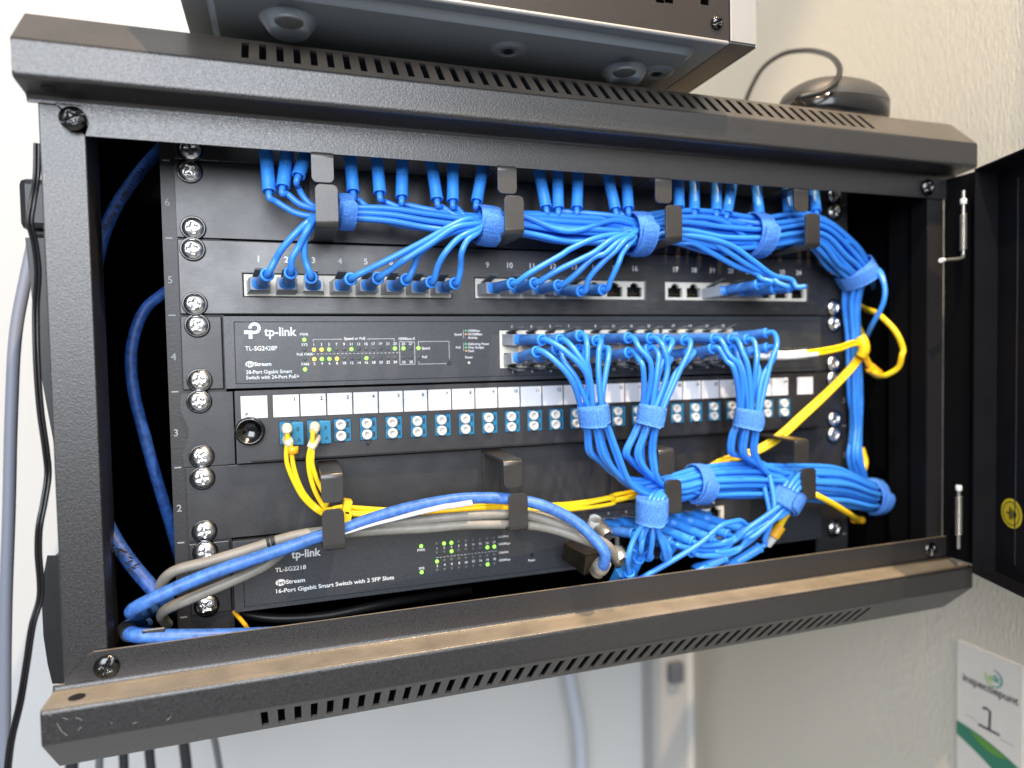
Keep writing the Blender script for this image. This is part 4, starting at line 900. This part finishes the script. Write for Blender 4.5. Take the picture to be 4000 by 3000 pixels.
mb.lathe([(.0038, -.008), (.0047, -.007), (.0047, -.004), (.0053, -.0035), (.0053, .0010), (.0048, .0016), (.0048, .0034), (.0043, .0038), (.0041, -.004)], silver, T(cc, q), 28); mb.build('gland', o)
mb = MB(); pa = f17(1640, 900, -.030); a_ = V((.3, -.9, -.2)).normalized()
zz = V((0, 0, 1)); xx_ = a_.cross(zz).normalized(); zz = xx_.cross(a_); X = Matrix((xx_, a_, zz)).transposed().to_4x4(); X.translation = f17(1800, 1010, -.030)
mb.box((-.0060, -.012, -.0070), (.0060, .010, .0055), bronze, X); mb.box((-.0066, .004, -.0078), (.0066, .0115, .0062), bronze, X); mb.build('shielded_plug', o, bevel=.0008)
mb = MB(); pts = [V(p) for p in (f105(940, 742, -.0462), f105(1250, 640, -.0464), f105(1550, 560, -.0464), f105(1850, 480, -.0466), f105(2212, 400, -.0466), f17(180, 400, -.0466), f17(455, 355, -.0466))]
tube(mb, catmull(pts, 8), lambda t: .0006 + .0014 * min(1, t * 1.6), white_c, 8, flat=.45); mb.build('foil_strip', o)
o = strands('network_cable', 'grey cable crossing over the switch logo above the other grey one', 'network cable',
            [('jacket', [f4(760, 1420, -.010), f4(715, 1290, -.022), f4(760, 1150, -.032), f4(900, 1040, -.036), f4(1300, 930, -.038), f4(1800, 780, -.038), f4(2212, 650, -.037), f105(450, 740, -.036), f105(900, 690, -.035), f105(1500, 610, -.036), f105(2000, 560, -.038), f17(300, 530, -.040), f17(800, 500, -.041), f17(1150, 520, -.043), f17(1450, 600, -.046), f17(1850, 740, -.050), f17(2120, 880, -.052), f17(2212, 1010, -.048), f17(2230, 1080, -.036)], .0029, grey_c)], group='grey network cables')
mb = MB()
for x, dx in ((1.0, 0),): pass
a, b = f4(2030, 690, -.038), f4(2130, 665, -.038)
tube(mb, [a, a.lerp(b, .35)], .00305, tape, 14); tube(mb, [a.lerp(b, .5), b], .00305, tape, 14); mb.build('dark_tape', o)
strands('network_cable', 'lower grey cable running just above the switch lights', 'network cable',
        [('jacket', [f4(800, 1700, -.008), f4(735, 1600, -.020), f4(800, 1510, -.030), f4(1050, 1400, -.034), f4(1500, 1210, -.034), f4(2000, 980, -.033), f105(300, 880, -.032), f105(900, 740, -.034), f105(1300, 705, -.036), f105(2000, 670, -.038), f17(300, 635, -.040), f17(800, 625, -.041), f17(1200, 640, -.043), f17(1500, 700, -.046), f17(1900, 840, -.052), f17(2050, 920, -.050), f17(2080, 1000, -.040)], .0030, grey_c)], group='grey network cables')
strands('network_cable', 'middle grey cable squeezed under the blue one right of the hook', 'network cable',
        [('jacket', [f105(640, 800, -.033), f105(1100, 690, -.034), f105(1600, 620, -.036), f17(200, 560, -.038), f17(800, 530, -.036), f17(1150, 500, -.038), f17(1500, 560, -.042), f17(1750, 660, -.047), f17(1950, 790, -.050), f17(2150, 930, -.050), f17(2210, 1050, -.040)], .0026, grey_c)], group='grey network cables')
def q1(x, y, Y): return P(x * .63291, y * .63291, Y)
def q4(x, y, Y): return P(x * .63291, 1000 + y * .63291, Y)
def q7(x, y, Y): return P(x * .63291, 1950 + y * .63291, Y)
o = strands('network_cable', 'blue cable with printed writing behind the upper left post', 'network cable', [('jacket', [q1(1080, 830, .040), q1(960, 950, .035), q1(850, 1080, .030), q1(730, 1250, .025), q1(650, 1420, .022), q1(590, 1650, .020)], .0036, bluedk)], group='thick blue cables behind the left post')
mb = MB(); s0 = 'TEC 11801 & RoHS'
pa, pb = q1(880, 1030, .0255), q1(640, 1420, .0175); dirv = (pb - pa); L_ = dirv.length; dirv.normalize(); nrm_ = (CAM - pa); nrm_ = (nrm_ - dirv * nrm_.dot(dirv)).normalized(); upv = nrm_.cross(dirv)
X = Matrix((dirv, -nrm_, upv)).transposed().to_4x4(); X.translation = pa
text(mb, s0, 0, -.0012, .0026, 0, prk, width=L_, X=X); mb.build('printing', o)
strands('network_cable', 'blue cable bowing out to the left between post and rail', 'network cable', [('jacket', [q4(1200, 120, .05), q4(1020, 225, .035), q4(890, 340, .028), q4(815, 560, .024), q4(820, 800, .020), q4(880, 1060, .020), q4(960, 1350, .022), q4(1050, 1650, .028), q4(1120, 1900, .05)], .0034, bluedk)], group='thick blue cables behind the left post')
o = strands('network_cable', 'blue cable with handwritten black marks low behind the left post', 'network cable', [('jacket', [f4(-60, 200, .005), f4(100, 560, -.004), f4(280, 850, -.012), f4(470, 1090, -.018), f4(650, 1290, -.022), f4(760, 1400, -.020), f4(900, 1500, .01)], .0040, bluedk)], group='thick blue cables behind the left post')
mb = MB(); rr = random.Random(4)
for i in range(8):
    a = f4(130 + i * 72, 730 + i * 88 if i else 740, -.0185 - i * .0008)
    for k in range(3):
        b = a + V((rr.uniform(-.0022, .0022), 0, rr.uniform(-.0018, .0018))); c = b + V((rr.uniform(.001, .003), 0, rr.uniform(-.0025, .002))); d = V((b.z - c.z, 0, c.x - b.x)).normalized() * .0005
        off = V((0, .0105 - i * .0004, 0)) * 0; mb.add([b - d, c - d, c + d, b + d], [(0, 1, 2, 3)], prk)
mb.build('ink_marks', o)
o = strands('network_cable', 'blue cable lying along the bottom beam at the left corner', 'network cable', [('jacket', [q7(900, 770, .02), q7(820, 775, -.005), q7(785, 800, -.026), q7(825, 835, -.038), q7(950, 846, -.041), q7(1300, 845, -.040), q7(1700, 830, -.032), q7(2100, 800, -.014), q7(2500, 720, .0)], .0040, bluetk)])
mb = MB(); a = q7(775, 800, -.028); b = q7(800, 832, -.0365); tube(mb, [a, b], .0043, tape, 14); mb.build('dark_tape', o)
strands('network_cable', 'dark grey cable lying deep inside under the small switch', 'network cable', [('jacket', [q7(1450, 700, .02), q7(1700, 735, .015), q7(2000, 720, .015), q7(2400, 640, .02), q7(2900, 560, .05)], .0030, black_c)])
strands('fibre_cable', 'short yellow strand below the left end of the small switch', 'fibre cord', [('strand', [q7(1400, 640, .012), q7(1450, 700, .0), q7(1530, 800, -.012), q7(1560, 860, -.020)], .0013, ytie)])
# lacing tabs of the cabinet floor
for (a, b) in (((915, 820), (1000, 880)),):
    mb = MB(); p = q7(950, 850, -.043); mb.box((-.0055, -.0006, -.006), (.0055, .0006, .0045), powder, T(p)); mb.build('lacing_tab', cab, bevel=.0008)
# white shielded plug on the small switch
o = thing('network_plug', 'silver shielded plug with a round white cap beside the metal gland', 'plug', tuple(y22b(450, 800, -.03)))
ax = (y22b(600, 980, -.036) - y22b(390, 740, -.012)).normalized(); q = ax.to_track_quat('Z', 'Y')
mb = MB(); mb.lathe([(.00001, -.0080), (.0040, -.0065), (.0045, -.002), (.0042, .002)], white_p, T(y22b(390, 740, -.020), V((0, -.5, .8)).to_track_quat('Z', 'Y')), 24); mb.build('cap', o)
mb = MB(); mb.lathe([(.0048, -.005), (.0052, .0), (.0052, .005), (.0046, .009), (.0042, .014), (.0034, .015)], silver, T(y22b(430, 790, -.018), q), 24); mb.build('shell', o)
mb = MB(); mb.lathe([(.0040, -.002), (.0052, .0), (.0055, .008), (.0030, .011)], silver, T(y22b(640, 1130, -.040), q), 24); mb.build('collar', o)

# ------------------------------------------------------------------ cabinet door, swung open to the right
mb = MB(); mb.box((.2995, -.0760, -.0120), (.3012, -.0440, .2790), inner); mb.build('hinge_plate', cab)
hx, hy = .2890, -.0760; dvec = V((-.36, -1, 0)).normalized(); nv = V((dvec.y * -1, dvec.x, 0)) * 1.0
nv = V((1, -.36, 0)).normalized()      # outward face side
Xd = Matrix((dvec, nv, V((0, 0, 1)))).transposed().to_4x4(); Xd.translation = V((hx, hy, 0))
mb = MB(); DL = .52; z0, z1 = -.0150, .2780; DT = .016
mb.box((-.020, DT, z0), (DL, DT + .0013, z1), door_m, Xd)
mb.box((0, 0, z0), (DL, DT, z0 + .0013), door_m, Xd); mb.box((0, 0, z1 - .0013), (DL, DT, z1), door_m, Xd)
mb.box((0, 0, z0 + .0013), (.0013, DT, z1 - .0013), door_m, Xd); mb.box((DL - .0013, 0, z0 + .0013), (DL, DT, z1 - .0013), door_m, Xd)
mb.box((.021, DT - .0006, z0 + .012), (.0218, DT, z1 - .012), powder, Xd)
dr = mb.build('cabinet_door', cab)
for za, zb_, up_ in ((.2190, .2640, True), (.0020, .0460, False)):
    mb = MB(); xh, yh = (.2862, -.0700) if up_ else (.2832, -.0700)
    tube(mb, [V((xh, yh, za)), V((xh, yh, zb_))], .0012, silver, 12)
    n = 15; s0, s1_ = (.04, .62) if up_ else (.30, .95)
    if not up_: s0, s1_ = .22, .88
    hel = []
    for i in range(n * 8 + 1):
        a = 2 * PI * i / 8; hel.append(V((xh + .0017 * math.cos(a), yh + .0017 * math.sin(a), za + (zb_ - za) * (s0 + (s1_ - s0) * i / (n * 8)))))
    tube(mb, hel, .00075, silver, 8)
    mb.lathe([(.0018, 0), (.0022, .0008), (.0022, .0035), (.0018, .0042)], white_p, T((xh, yh, zb_ - .010 if up_ else zb_ - .001)), 14)
    if up_:
        e = P(3685, 1016, -.0760)
        tube(mb, catmull([V((xh, yh, za + .002)), V((xh, yh, za - .001)), V((xh - .002, yh - .001, za - .0035)), e.lerp(V((xh, yh, za - .004)), .3), e], 6), .0012, silver, 12); tube(mb, [e, e + (e - V((xh, yh, za - .004))).normalized() * .0035], .0017, white_p, 12)
    mb.build('hinge_pin', dr)
# earth sticker on the door
st = None
for k in range(1): pass
d = ray(2186.3 * KPX, 1109 * KPX); pn = V((hx, hy, 0)) + nv * DT; tt = (pn - CAM).dot(nv) / d.dot(nv); cs = CAM + d * tt
loc = Xd.inverted() @ cs
mb = MB(); n = 36; R0 = .0105; yl = DT - .0004
def ring(r0, r1, m_, y): mb.add([Xd @ V((loc.x + r * math.cos(2 * PI * i / n), y, loc.z + r * math.sin(2 * PI * i / n))) for i in range(n) for r in (r0, r1)], [(2 * i, 2 * i + 1, (2 * i + 3) % (2 * n), (2 * i + 2) % (2 * n)) for i in range(n)], m_)
ring(0.0, R0, ysign, yl); ring(R0 * .74, R0 * .79, prk, yl - .0003)
def bar(x0, z0_, x1, z1_, w=.0009):
    mb.box((loc.x + min(x0, x1) - (w / 2 if x0 == x1 else 0), yl - .0005, loc.z + min(z0_, z1_) - (w / 2 if z0_ == z1_ else 0)), (loc.x + max(x0, x1) + (w / 2 if x0 == x1 else 0), yl - .0003, loc.z + max(z0_, z1_) + (w / 2 if z0_ == z1_ else 0)), prk, Xd)
bar(-.0045, 0, -.001, 0); bar(-.001, -.0045, -.001, .0045); bar(.001, -.0034, .001, .0034); bar(.003, -.0024, .003, .0024); bar(.0048, -.0014, .0048, .0014)
mb.build('earth_sticker', dr)

# ------------------------------------------------------------------ recorder case resting on the cabinet
bx0, bx1, byf, byb, bz0, bz1 = -.2292, .0937, -.0865, .24, .3350, .50
zf = -.0863; byf = -.0868
case = thing('computer_case', 'grey steel computer case standing on top of the cabinet', 'computer case', (bx0, byf, bz0))
mb = MB()
prof = [(byb, bz0), (byf + .022, bz0)]
mb.box((bx0 + .0008, zf, bz0), (bx1 - .0195, byb, bz0 + .0012), box_u)
# raised tray stamped in the base
tl_, tr_ = bx0 + .0125, bx1 - .0330
tray = [(tl_, -.0775), (tr_ - .010, -.0775), (tr_ - .003, -.0750), (tr_, -.068), (tr_, byb), (tl_, byb)]
tin = [(tl_ + .004, -.0735), (tr_ - .012, -.0735), (tr_ - .0065, -.0722), (tr_ - .004, -.066), (tr_ - .005, byb), (tl_ + .004, byb)]
n_ = 6
mid = [((a[0] + b[0]) / 2, (a[1] + b[1]) / 2) for a, b in zip(tray, tin)]
vs = [(x, y, bz0 - .0001) for x, y in tray] + [(x, y, bz0 - .0026) for x, y in mid] + [(x, y, bz0 - .0040) for x, y in tin]
mb.add(vs, [(i + r_, (i + 1) % 6 + r_, (i + 1) % 6 + 6 + r_, i + 6 + r_) for i in range(6) for r_ in (0, 6)], box_u, True); mb.add(vs[12:], [list(range(6))], box_u)
tube(mb, [V((bx0 + .001, zf + .0006, bz0 + .0004)), V((bx1 - .0205, zf + .0006, bz0 + .0004))], .0013, box_s, 12)
mb.build('base_plate', case)
mb = MB(); mb.box((bx1 - .0190, byf, bz0), (bx1 - .0008, byb, bz0 + .0012), box_fl)
mb.box((bx1 - .0190, byf - .0006, bz0 + .0012), (bx1 - .0008, byf + .0006, bz1), box_s)
mb.box((bx1 - .0008, byf, bz0 - .0004), (bx1, byb, bz1), box_s); mb.build('side_cover', case, bevel=.0003)
mb = MB(); mb.box((bx0, byf + .01, bz0), (bx0 + .0008, byb, bz1), box_s); mb.build('side_cover', case)
mb = MB(); mb.box((bx0 + .0008, byb, bz0), (bx1 - .0008, byb + .001, bz1), box_s); mb.box((bx0 + .0008, zf, bz1 - .001), (bx1 - .0008, byb, bz1), box_s); mb.build('top_cover', case)
zh = Zm(2300, 0)
h1, h2, h3, hs_ = zh(1430, 28, zf), zh(990, 5, zf), zh(880, 0, zf), zh(1575, 285, zf)
mb = MB(); hl = [(h.x - .0028, h.x + .0028, h.z - bz0 - .0016 - .0014, h.z - bz0 + .0016) for h in (h1, h2, h3)]
hl += [(h3.x - .006 * i - .0024, h3.x - .006 * i + .0014, .045, .051) for i in range(1, 22)]
sheet(mb, [(zf, bz0 + .0014), (zf, bz1 - .001)], bx0 + .001, bx1 - .0195, .0012, box_f, hl, side=-1, smooth=False); mb.build('rear_plate', case)
for zt_ in ((1.0,),):
    o = screw(case, hs_.x, hs_.z, zf - .0004, 'case', 'case_screw'); o.scale = (.66, .9, .66)
def stamp(px, py, prof, name, m_=box_u):
    p = PZ(px, py, bz0 - .004); mb = MB(); mb.lathe([(r, h) for r, h in prof], m_, T((p.x, p.y, bz0 - .004), V((0, 0, -1)).to_track_quat('Z', 'Y')), 36); return mb.build(name, case), p
for px, py in ((1128, 82), (2300 + 440 * .3165, 870 * .3165 + 4)):
    stamp(px, py, [(.0150, 0), (.0140, .0012), (.0105, .0060), (.0092, .0072), (.00001, .0072)], 'stamped_foot')
    p = PZ(px, py, bz0 - .0112); mb = MB(); mb.lathe([(.0072, 0), (.0072, .0008), (.0064, .0012), (.00001, .0012)], mat('grey_rubber', (.10, .105, .11), .6), T((p.x, p.y, bz0 - .0112), V((0, 0, -1)).to_track_quat('Z', 'Y')), 32); mb.build('rubber_pad', case)
for px, py in ((1985, 195), (2300 + 835 * .3165, 895 * .3165)):
    o, p = stamp(px, py, [(.0110, 0), (.0085, .0014), (.0045, .0014), (.0040, -.0004)], 'screw_dimple'); mb = MB(); mb.disc((p.x, p.y, bz0 - .0055), .0030, dark, 20, (0, 0, -1)); mb.build('screw_hole', o)
p = PZ(1942, 114, bz0); mb = MB(); mb.disc((p.x, p.y, bz0 - .0003), .003, dark, 16, (0, 0, -1)); mb.build('screw_hole', case)
for c_ in case.children:
    if c_.name.startswith(('case_screw',)): continue
# parts above were built in world space

# ------------------------------------------------------------------ mouse with its lead
def q3(x, y, Y): return P(2600 + x * .63291, y * .63291, Y)
mc = q3(1060, 640, -.02); L1 = q3(800, 640, -.02); L2 = q3(1355, 640, -.02)
mo = thing('computer_mouse', 'black computer mouse lying on the right of the cabinet roof', 'mouse', (mc.x, -.012, .3235))
wl = (L2 - L1).length / 2; cx_ = (L1.x + L2.x) / 2
def blob(m_, z0, z1, sx, sy, sz, name):
    mb = MB(); nu, nv_ = 32, 14; vs = []; fs = []
    for j in range(nv_ + 1):
        ph = (PI / 2) * j / nv_
        for i in range(nu):
            t = 2 * PI * i / nu; c, s_ = math.cos(t), math.sin(t); k = (abs(c) ** 2.4 + abs(s_) ** 2.4) ** (-1 / 2.4)
            f = math.cos(ph) ** .7; x = sx * c * k * f; z = sz * math.sin(ph) * (1 - .10 * c * (1 - math.sin(ph)))
            vs.append((cx_ + x, -.012 + sy * s_ * k * f, z0 + z))
    for j in range(nv_):
        for i in range(nu): q = (i + 1) % nu; fs.append((j * nu + i, j * nu + q, (j + 1) * nu + q, (j + 1) * nu + i))
    mb.add(vs, fs, m_, True); mb.add(vs[:nu], [list(range(nu))], m_); mb.build(name, mo)
ztop = q3(1120, 502, -.018).z; blob(mouse_m, .3372, 0, wl, .030, ztop - .3372, 'shell')
mb = MB(); pr = [(.90, .3238), (.97, .3250), (1.0, .3300), (1.0, .3368), (.985, .3372)]; nu = 32; vs = []
for k_, z in pr:
    for i in range(nu):
        t = 2 * PI * i / nu; c, s_ = math.cos(t), math.sin(t); k = (abs(c) ** 2.4 + abs(s_) ** 2.4) ** (-1 / 2.4); vs.append((cx_ + wl * c * k * k_, -.012 + .030 * s_ * k * k_, z))
mb.add(vs, [(j * nu + i, j * nu + (i + 1) % nu, (j + 1) * nu + (i + 1) % nu, (j + 1) * nu + i) for j in range(len(pr) - 1) for i in range(nu)] + [list(range(nu))], mouse_b, True); mb.build('base', mo)
mb = MB(); tube(mb, catmull([V((cx_ - wl * .75, -.02, .330)), q3(820, 605, -.040), q3(960, 570, -.046), q3(1045, 510, -.046), q3(1075, 440, -.036), q3(1040, 365, -.01), q3(950, 322, .03), q3(850, 312, .06), q3(720, 335, .09), q3(600, 420, .12), q3(520, 560, .15), q3(490, 640, .16), q3(480, 700, .18)], 8), .0021, black_c, 10); mb.build('lead', mo)

# ------------------------------------------------------------------ left side: adapter, leads
def wfull(x, y, Y): return P(x, y, Y)
ad = thing('power_adapter', 'black power adapter hanging on the left side of the cabinet', 'power adapter', tuple(P(110, 800, -.02)))
a = P(64, 690, -.012); b = P(80, 893, -.012); a2 = P(175, 690, -.012)
mb = MB(); mb.box((a.x, -.012, b.z), (-.2990, .028, a.z), black_c); mb.build('body', ad, bevel=.0035)
mb = MB(); mb.box((a.x + .0045, -.010, b.z - .0045), (-.2995, .024, b.z - .0002), black_c); mb.build('strain_relief', ad, bevel=.0025)
mb = MB(); xa = P(98, 930, -.012).x; mb.prism([(xa, -.012, b.z - .0046), (-.3000, -.012, b.z - .0046), (-.3000, -.012, b.z - .150), (xa + .013, -.012, b.z - .150), (xa + .004, -.012, b.z - .075)], black_c, (0, .016, 0)); mb.build('plug_neck', ad, bevel=.002)
mb = MB(); pts = [P(168, 2120, -.006), P(150, 2250, -.006), P(172, 2450, -.006), P(205, 2640, -.006)]
ad2 = thing('power_adapter', 'second black adapter low behind the left post', 'power adapter', tuple(P(180, 2400, .0)))
mb.prism([(P(x, y, -.006).x, -.006, P(x, y, -.006).z) for x, y in ((195, 2180), (180, 2260), (176, 2360), (182, 2480), (198, 2590), (215, 2660), (240, 2660), (240, 2180))], black_c, (0, .035, 0)); mb.build('body', ad2, bevel=.003)
def lead(label, pts, r, m_, group=None, name='power_lead', twin=False):
    o = thing(name, label, 'cable', tuple(pts[0]), group); mb = MB(); c = catmull(pts, 10)
    tube(mb, c, r, m_, 10); mb.build('jacket', o)
    if twin: mb = MB(); tube(mb, [p + V((r * 1.7, .0004, 0)) for p in c], r, m_, 10); mb.build('twin_core', o)
    return o
lead('thin black twin lead running down left of the cabinet post', [P(138, 560, -.035), P(135, 690, -.038), P(118, 800, -.042), P(110, 870, -.042), P(128, 950, -.040), P(140, 1060, -.038), P(133, 1200, -.036), P(136, 1400, -.036), P(150, 1600, -.036), P(172, 1760, -.036), P(180, 1850, -.036), P(165, 1960, -.038), P(146, 2060, -.040), P(142, 2150, -.040), P(150, 2330, -.040), P(120, 2440, -.042), P(95, 2600, -.044), P(70, 2750, -.046), P(35, 2900, -.048), P(15, 3080, -.050)], .0009, mat('glossy_black_lead', (.010, .010, .012), .22), twin=True)
lead('blurred grey blue cable hanging at the far left edge', [P(130, 950, .10), P(100, 1090, .10), P(62, 1300, .10), P(45, 1600, .10), P(35, 2000, .10), P(22, 2400, .10), P(15, 3100, .10)], .0038, mat('grey_blue_jacket', (.22, .235, .29), .5))
for i, (xa_, xb_, r) in enumerate(((300, 272, .0050), (395, 385, .0030), (470, 490, .0038), (560, 600, .0040), (690, 745, .0045), (800, 880, .0028))):
    lead(['leftmost blurred black lead under the bottom beam, beside the thin grey one', 'thin grey lead under the bottom beam', 'black lead third from the left under the bottom beam', 'black lead fourth from the left under the bottom beam', 'thick black lead slanting right under the bottom beam', 'pale grey slanting lead under the bottom beam, furthest right'][i], [P(xa_ + 10, 2500, .22), P(xa_, 2750, .22), P((xa_ + xb_) / 2, 2900, .22), P(xb_, 3150, .22)], r, mat('grey_lead', (.12, .125, .13), .5) if i in (1, 5) else mat('hanging_black', (.02, .022, .026), .5), 'leads hanging behind the cabinet')
lead('pale blue cable hanging on the wall under the cabinet middle', [P(2210, 2560, .38), P(2235, 2700, .38), P(2262, 2850, .38), P(2275, 3120, .38)], .0085, mat('pale_blue_jacket', (.44, .49, .56), .5))
# grey conduit and its dark box behind the cabinet
o = thing('conduit', 'grey blurred conduit with a dark outlet below the cabinet', 'conduit', tuple(P(2600, 2700, .39)))
mb = MB(); a = P(2545, 2560, .39); b = P(2680, 2560, .39); mb.box((a.x, .385, -1.35), (b.x, .4195, P(2600, 2330, .39).z), mat('conduit_grey', (.40, .40, .39), .6)); mb.build('duct', o, bevel=.004)
mb = MB(); a = P(2610, 2590, .38); b = P(2665, 2660, .38); mb.box((a.x, .372, b.z), (b.x, .3845, a.z), mat('outlet_dark', (.10, .11, .13), .5)); mb.build('outlet', o, bevel=.004)

# ------------------------------------------------------------------ notice on the side wall
def S9(x, y): p = PX(2600 + x * .63291, 1950 + y * .63291, WX - .0008); return p
tl, tr, bl = S9(1800, 865), S9(2208, 995), S9(1790, 1420)
ns = thing('wall_notice', 'white notice with green swoosh and the number one on the side wall', 'notice', (WX, tl.y, tl.z))
y0, y1 = tl.y, tr.y; zt_, zb2 = tl.z, S9(2190, 1800).z
NW = y0 - y1
paper = mat('notice_paper', (.66, .63, .58), .35, var=.03, vscale=40)
mb = MB(); mb.box((WX - .0008, y1, zt_ - NW * 2.15), (WX, y0, zt_), paper); mb.build('sheet', ns)
# local frame: u runs to the viewer's right (towards -Y), v up
Xn = Matrix((V((0, -1, 0)), V((1, 0, 0)), V((0, 0, 1)))).transposed().to_4x4(); Xn.translation = V((WX - .0010, y0, zt_))
mb = MB(); text(mb, 'inspectiepunt', NW * .10, -NW * .60, NW * .115, 0, prk, width=NW * .84, bold=.018, X=Xn)
# handwritten one with a foot
def stroke(pts, w, m_=prk):
    for p, q in zip(pts, pts[1:]):
        line_ = V((q[0] - p[0], 0, q[1] - p[1])); n_ = V((-line_.z, 0, line_.x)).normalized() * w / 2; a = V((p[0], 0, p[1])) - line_ * .05; b = V((q[0], 0, q[1])) + line_ * .05
        mb.add([a - n_, b - n_, b + n_, a + n_], [(0, 1, 2, 3)], m_, False, Xn)
stroke([(NW * .42, -NW * .89), (NW * .47, -NW * .86), (NW * .53, -NW * .89), (NW * .52, -NW * 1.17)], NW * .035); stroke([(NW * .36, -NW * 1.17), (NW * .66, -NW * 1.17)], NW * .035)
stroke([(NW * .15, -NW * 1.11), (NW * .32, -NW * 1.13)], NW * .012, mat('thin_grey_print', (.35, .34, .32), .6)); stroke([(NW * .68, -NW * 1.22), (NW * .88, -NW * 1.22)], NW * .012, MATS['thin_grey_print'])
mb.build('lettering', ns)
mb = MB(); n = 40; cu, cv = NW * .58, -NW * .36; r0 = NW * .135
def arc(a0, a1, ca, cb, w0=.012):
    for i in range(n):
        t0, t1 = i / n, (i + 1) / n; a, b = a0 + (a1 - a0) * t0, a0 + (a1 - a0) * t1
        w = NW * w0 * (1.2 + math.sin(PI * t0)); mb.add([(cu + r * math.cos(t), 0, cv + r * math.sin(t)) for r, t in ((r0 - w, a), (r0, a), (r0, b), (r0 - w, b))], [(0, 1, 2, 3)], ca if t0 < .5 else cb, False, Xn)
lg, bl_, tg = mat('lime_print', (.33, .50, .12), .5), mat('navy_print', (.06, .17, .32), .5), mat('teal_print', (.05, .33, .22), .5)
arc(PI * .88, PI * 1.45, lg, lg); arc(PI * 1.45, PI * 2.50, tg, bl_)
text(mb, 'q', NW * .49, -NW * .40, NW * .085, 0, lg, X=Xn, bold=.04); text(mb, 'i', NW * .565, -NW * .40, NW * .085, 0, tg, X=Xn, bold=.04); text(mb, 'k', NW * .60, -NW * .40, NW * .10, 0, tg, X=Xn, bold=.04)
mb.build('round_emblem', ns)
mb = MB()
def swoosh(top, bot, m_, y): 
    for i in range(24):
        t0, t1 = i / 24, (i + 1) / 24; mb.add([(NW * u, y, NW * v) for u, v in ((t0, bot(t0)), (t1, bot(t1)), (t1, top(t1)), (t0, top(t0)))], [(0, 1, 2, 3)], m_, False, Xn)
dg_ = mat('deep_green_print', (.025, .18, .11), .5); mg = mat('mid_green_print', (.10, .28, .03), .5)
swoosh(lambda t: -1.28 - .05 * t - .10 * math.sin(t * PI * 1.0) * 0 - .20 * t * t, lambda t: -1.50 - .32 * t - .18 * t * t, dg_, 0)
swoosh(lambda t: -1.29 - .02 * t - .16 * t * t if t < .95 else -1.47, lambda t: -1.33 - .10 * t - .22 * t * t if t < .95 else -1.6, mg, -.0002) if False else None
for i in range(24):
    t0, t1 = .22 + .56 * i / 24, .22 + .56 * (i + 1) / 24
    f = lambda t: -1.30 - .05 * t - .20 * t * t
    mb.add([(NW * u, -.0002, NW * v) for u, v in ((t0, f(t0) - .10 * math.sin(PI * i / 24) - .02), (t1, f(t1) - .10 * math.sin(PI * (i + 1) / 24) - .02), (t1, f(t1)), (t0, f(t0)))], [(0, 1, 2, 3)], mg, False, Xn)
mb.build('green_swoosh', ns)
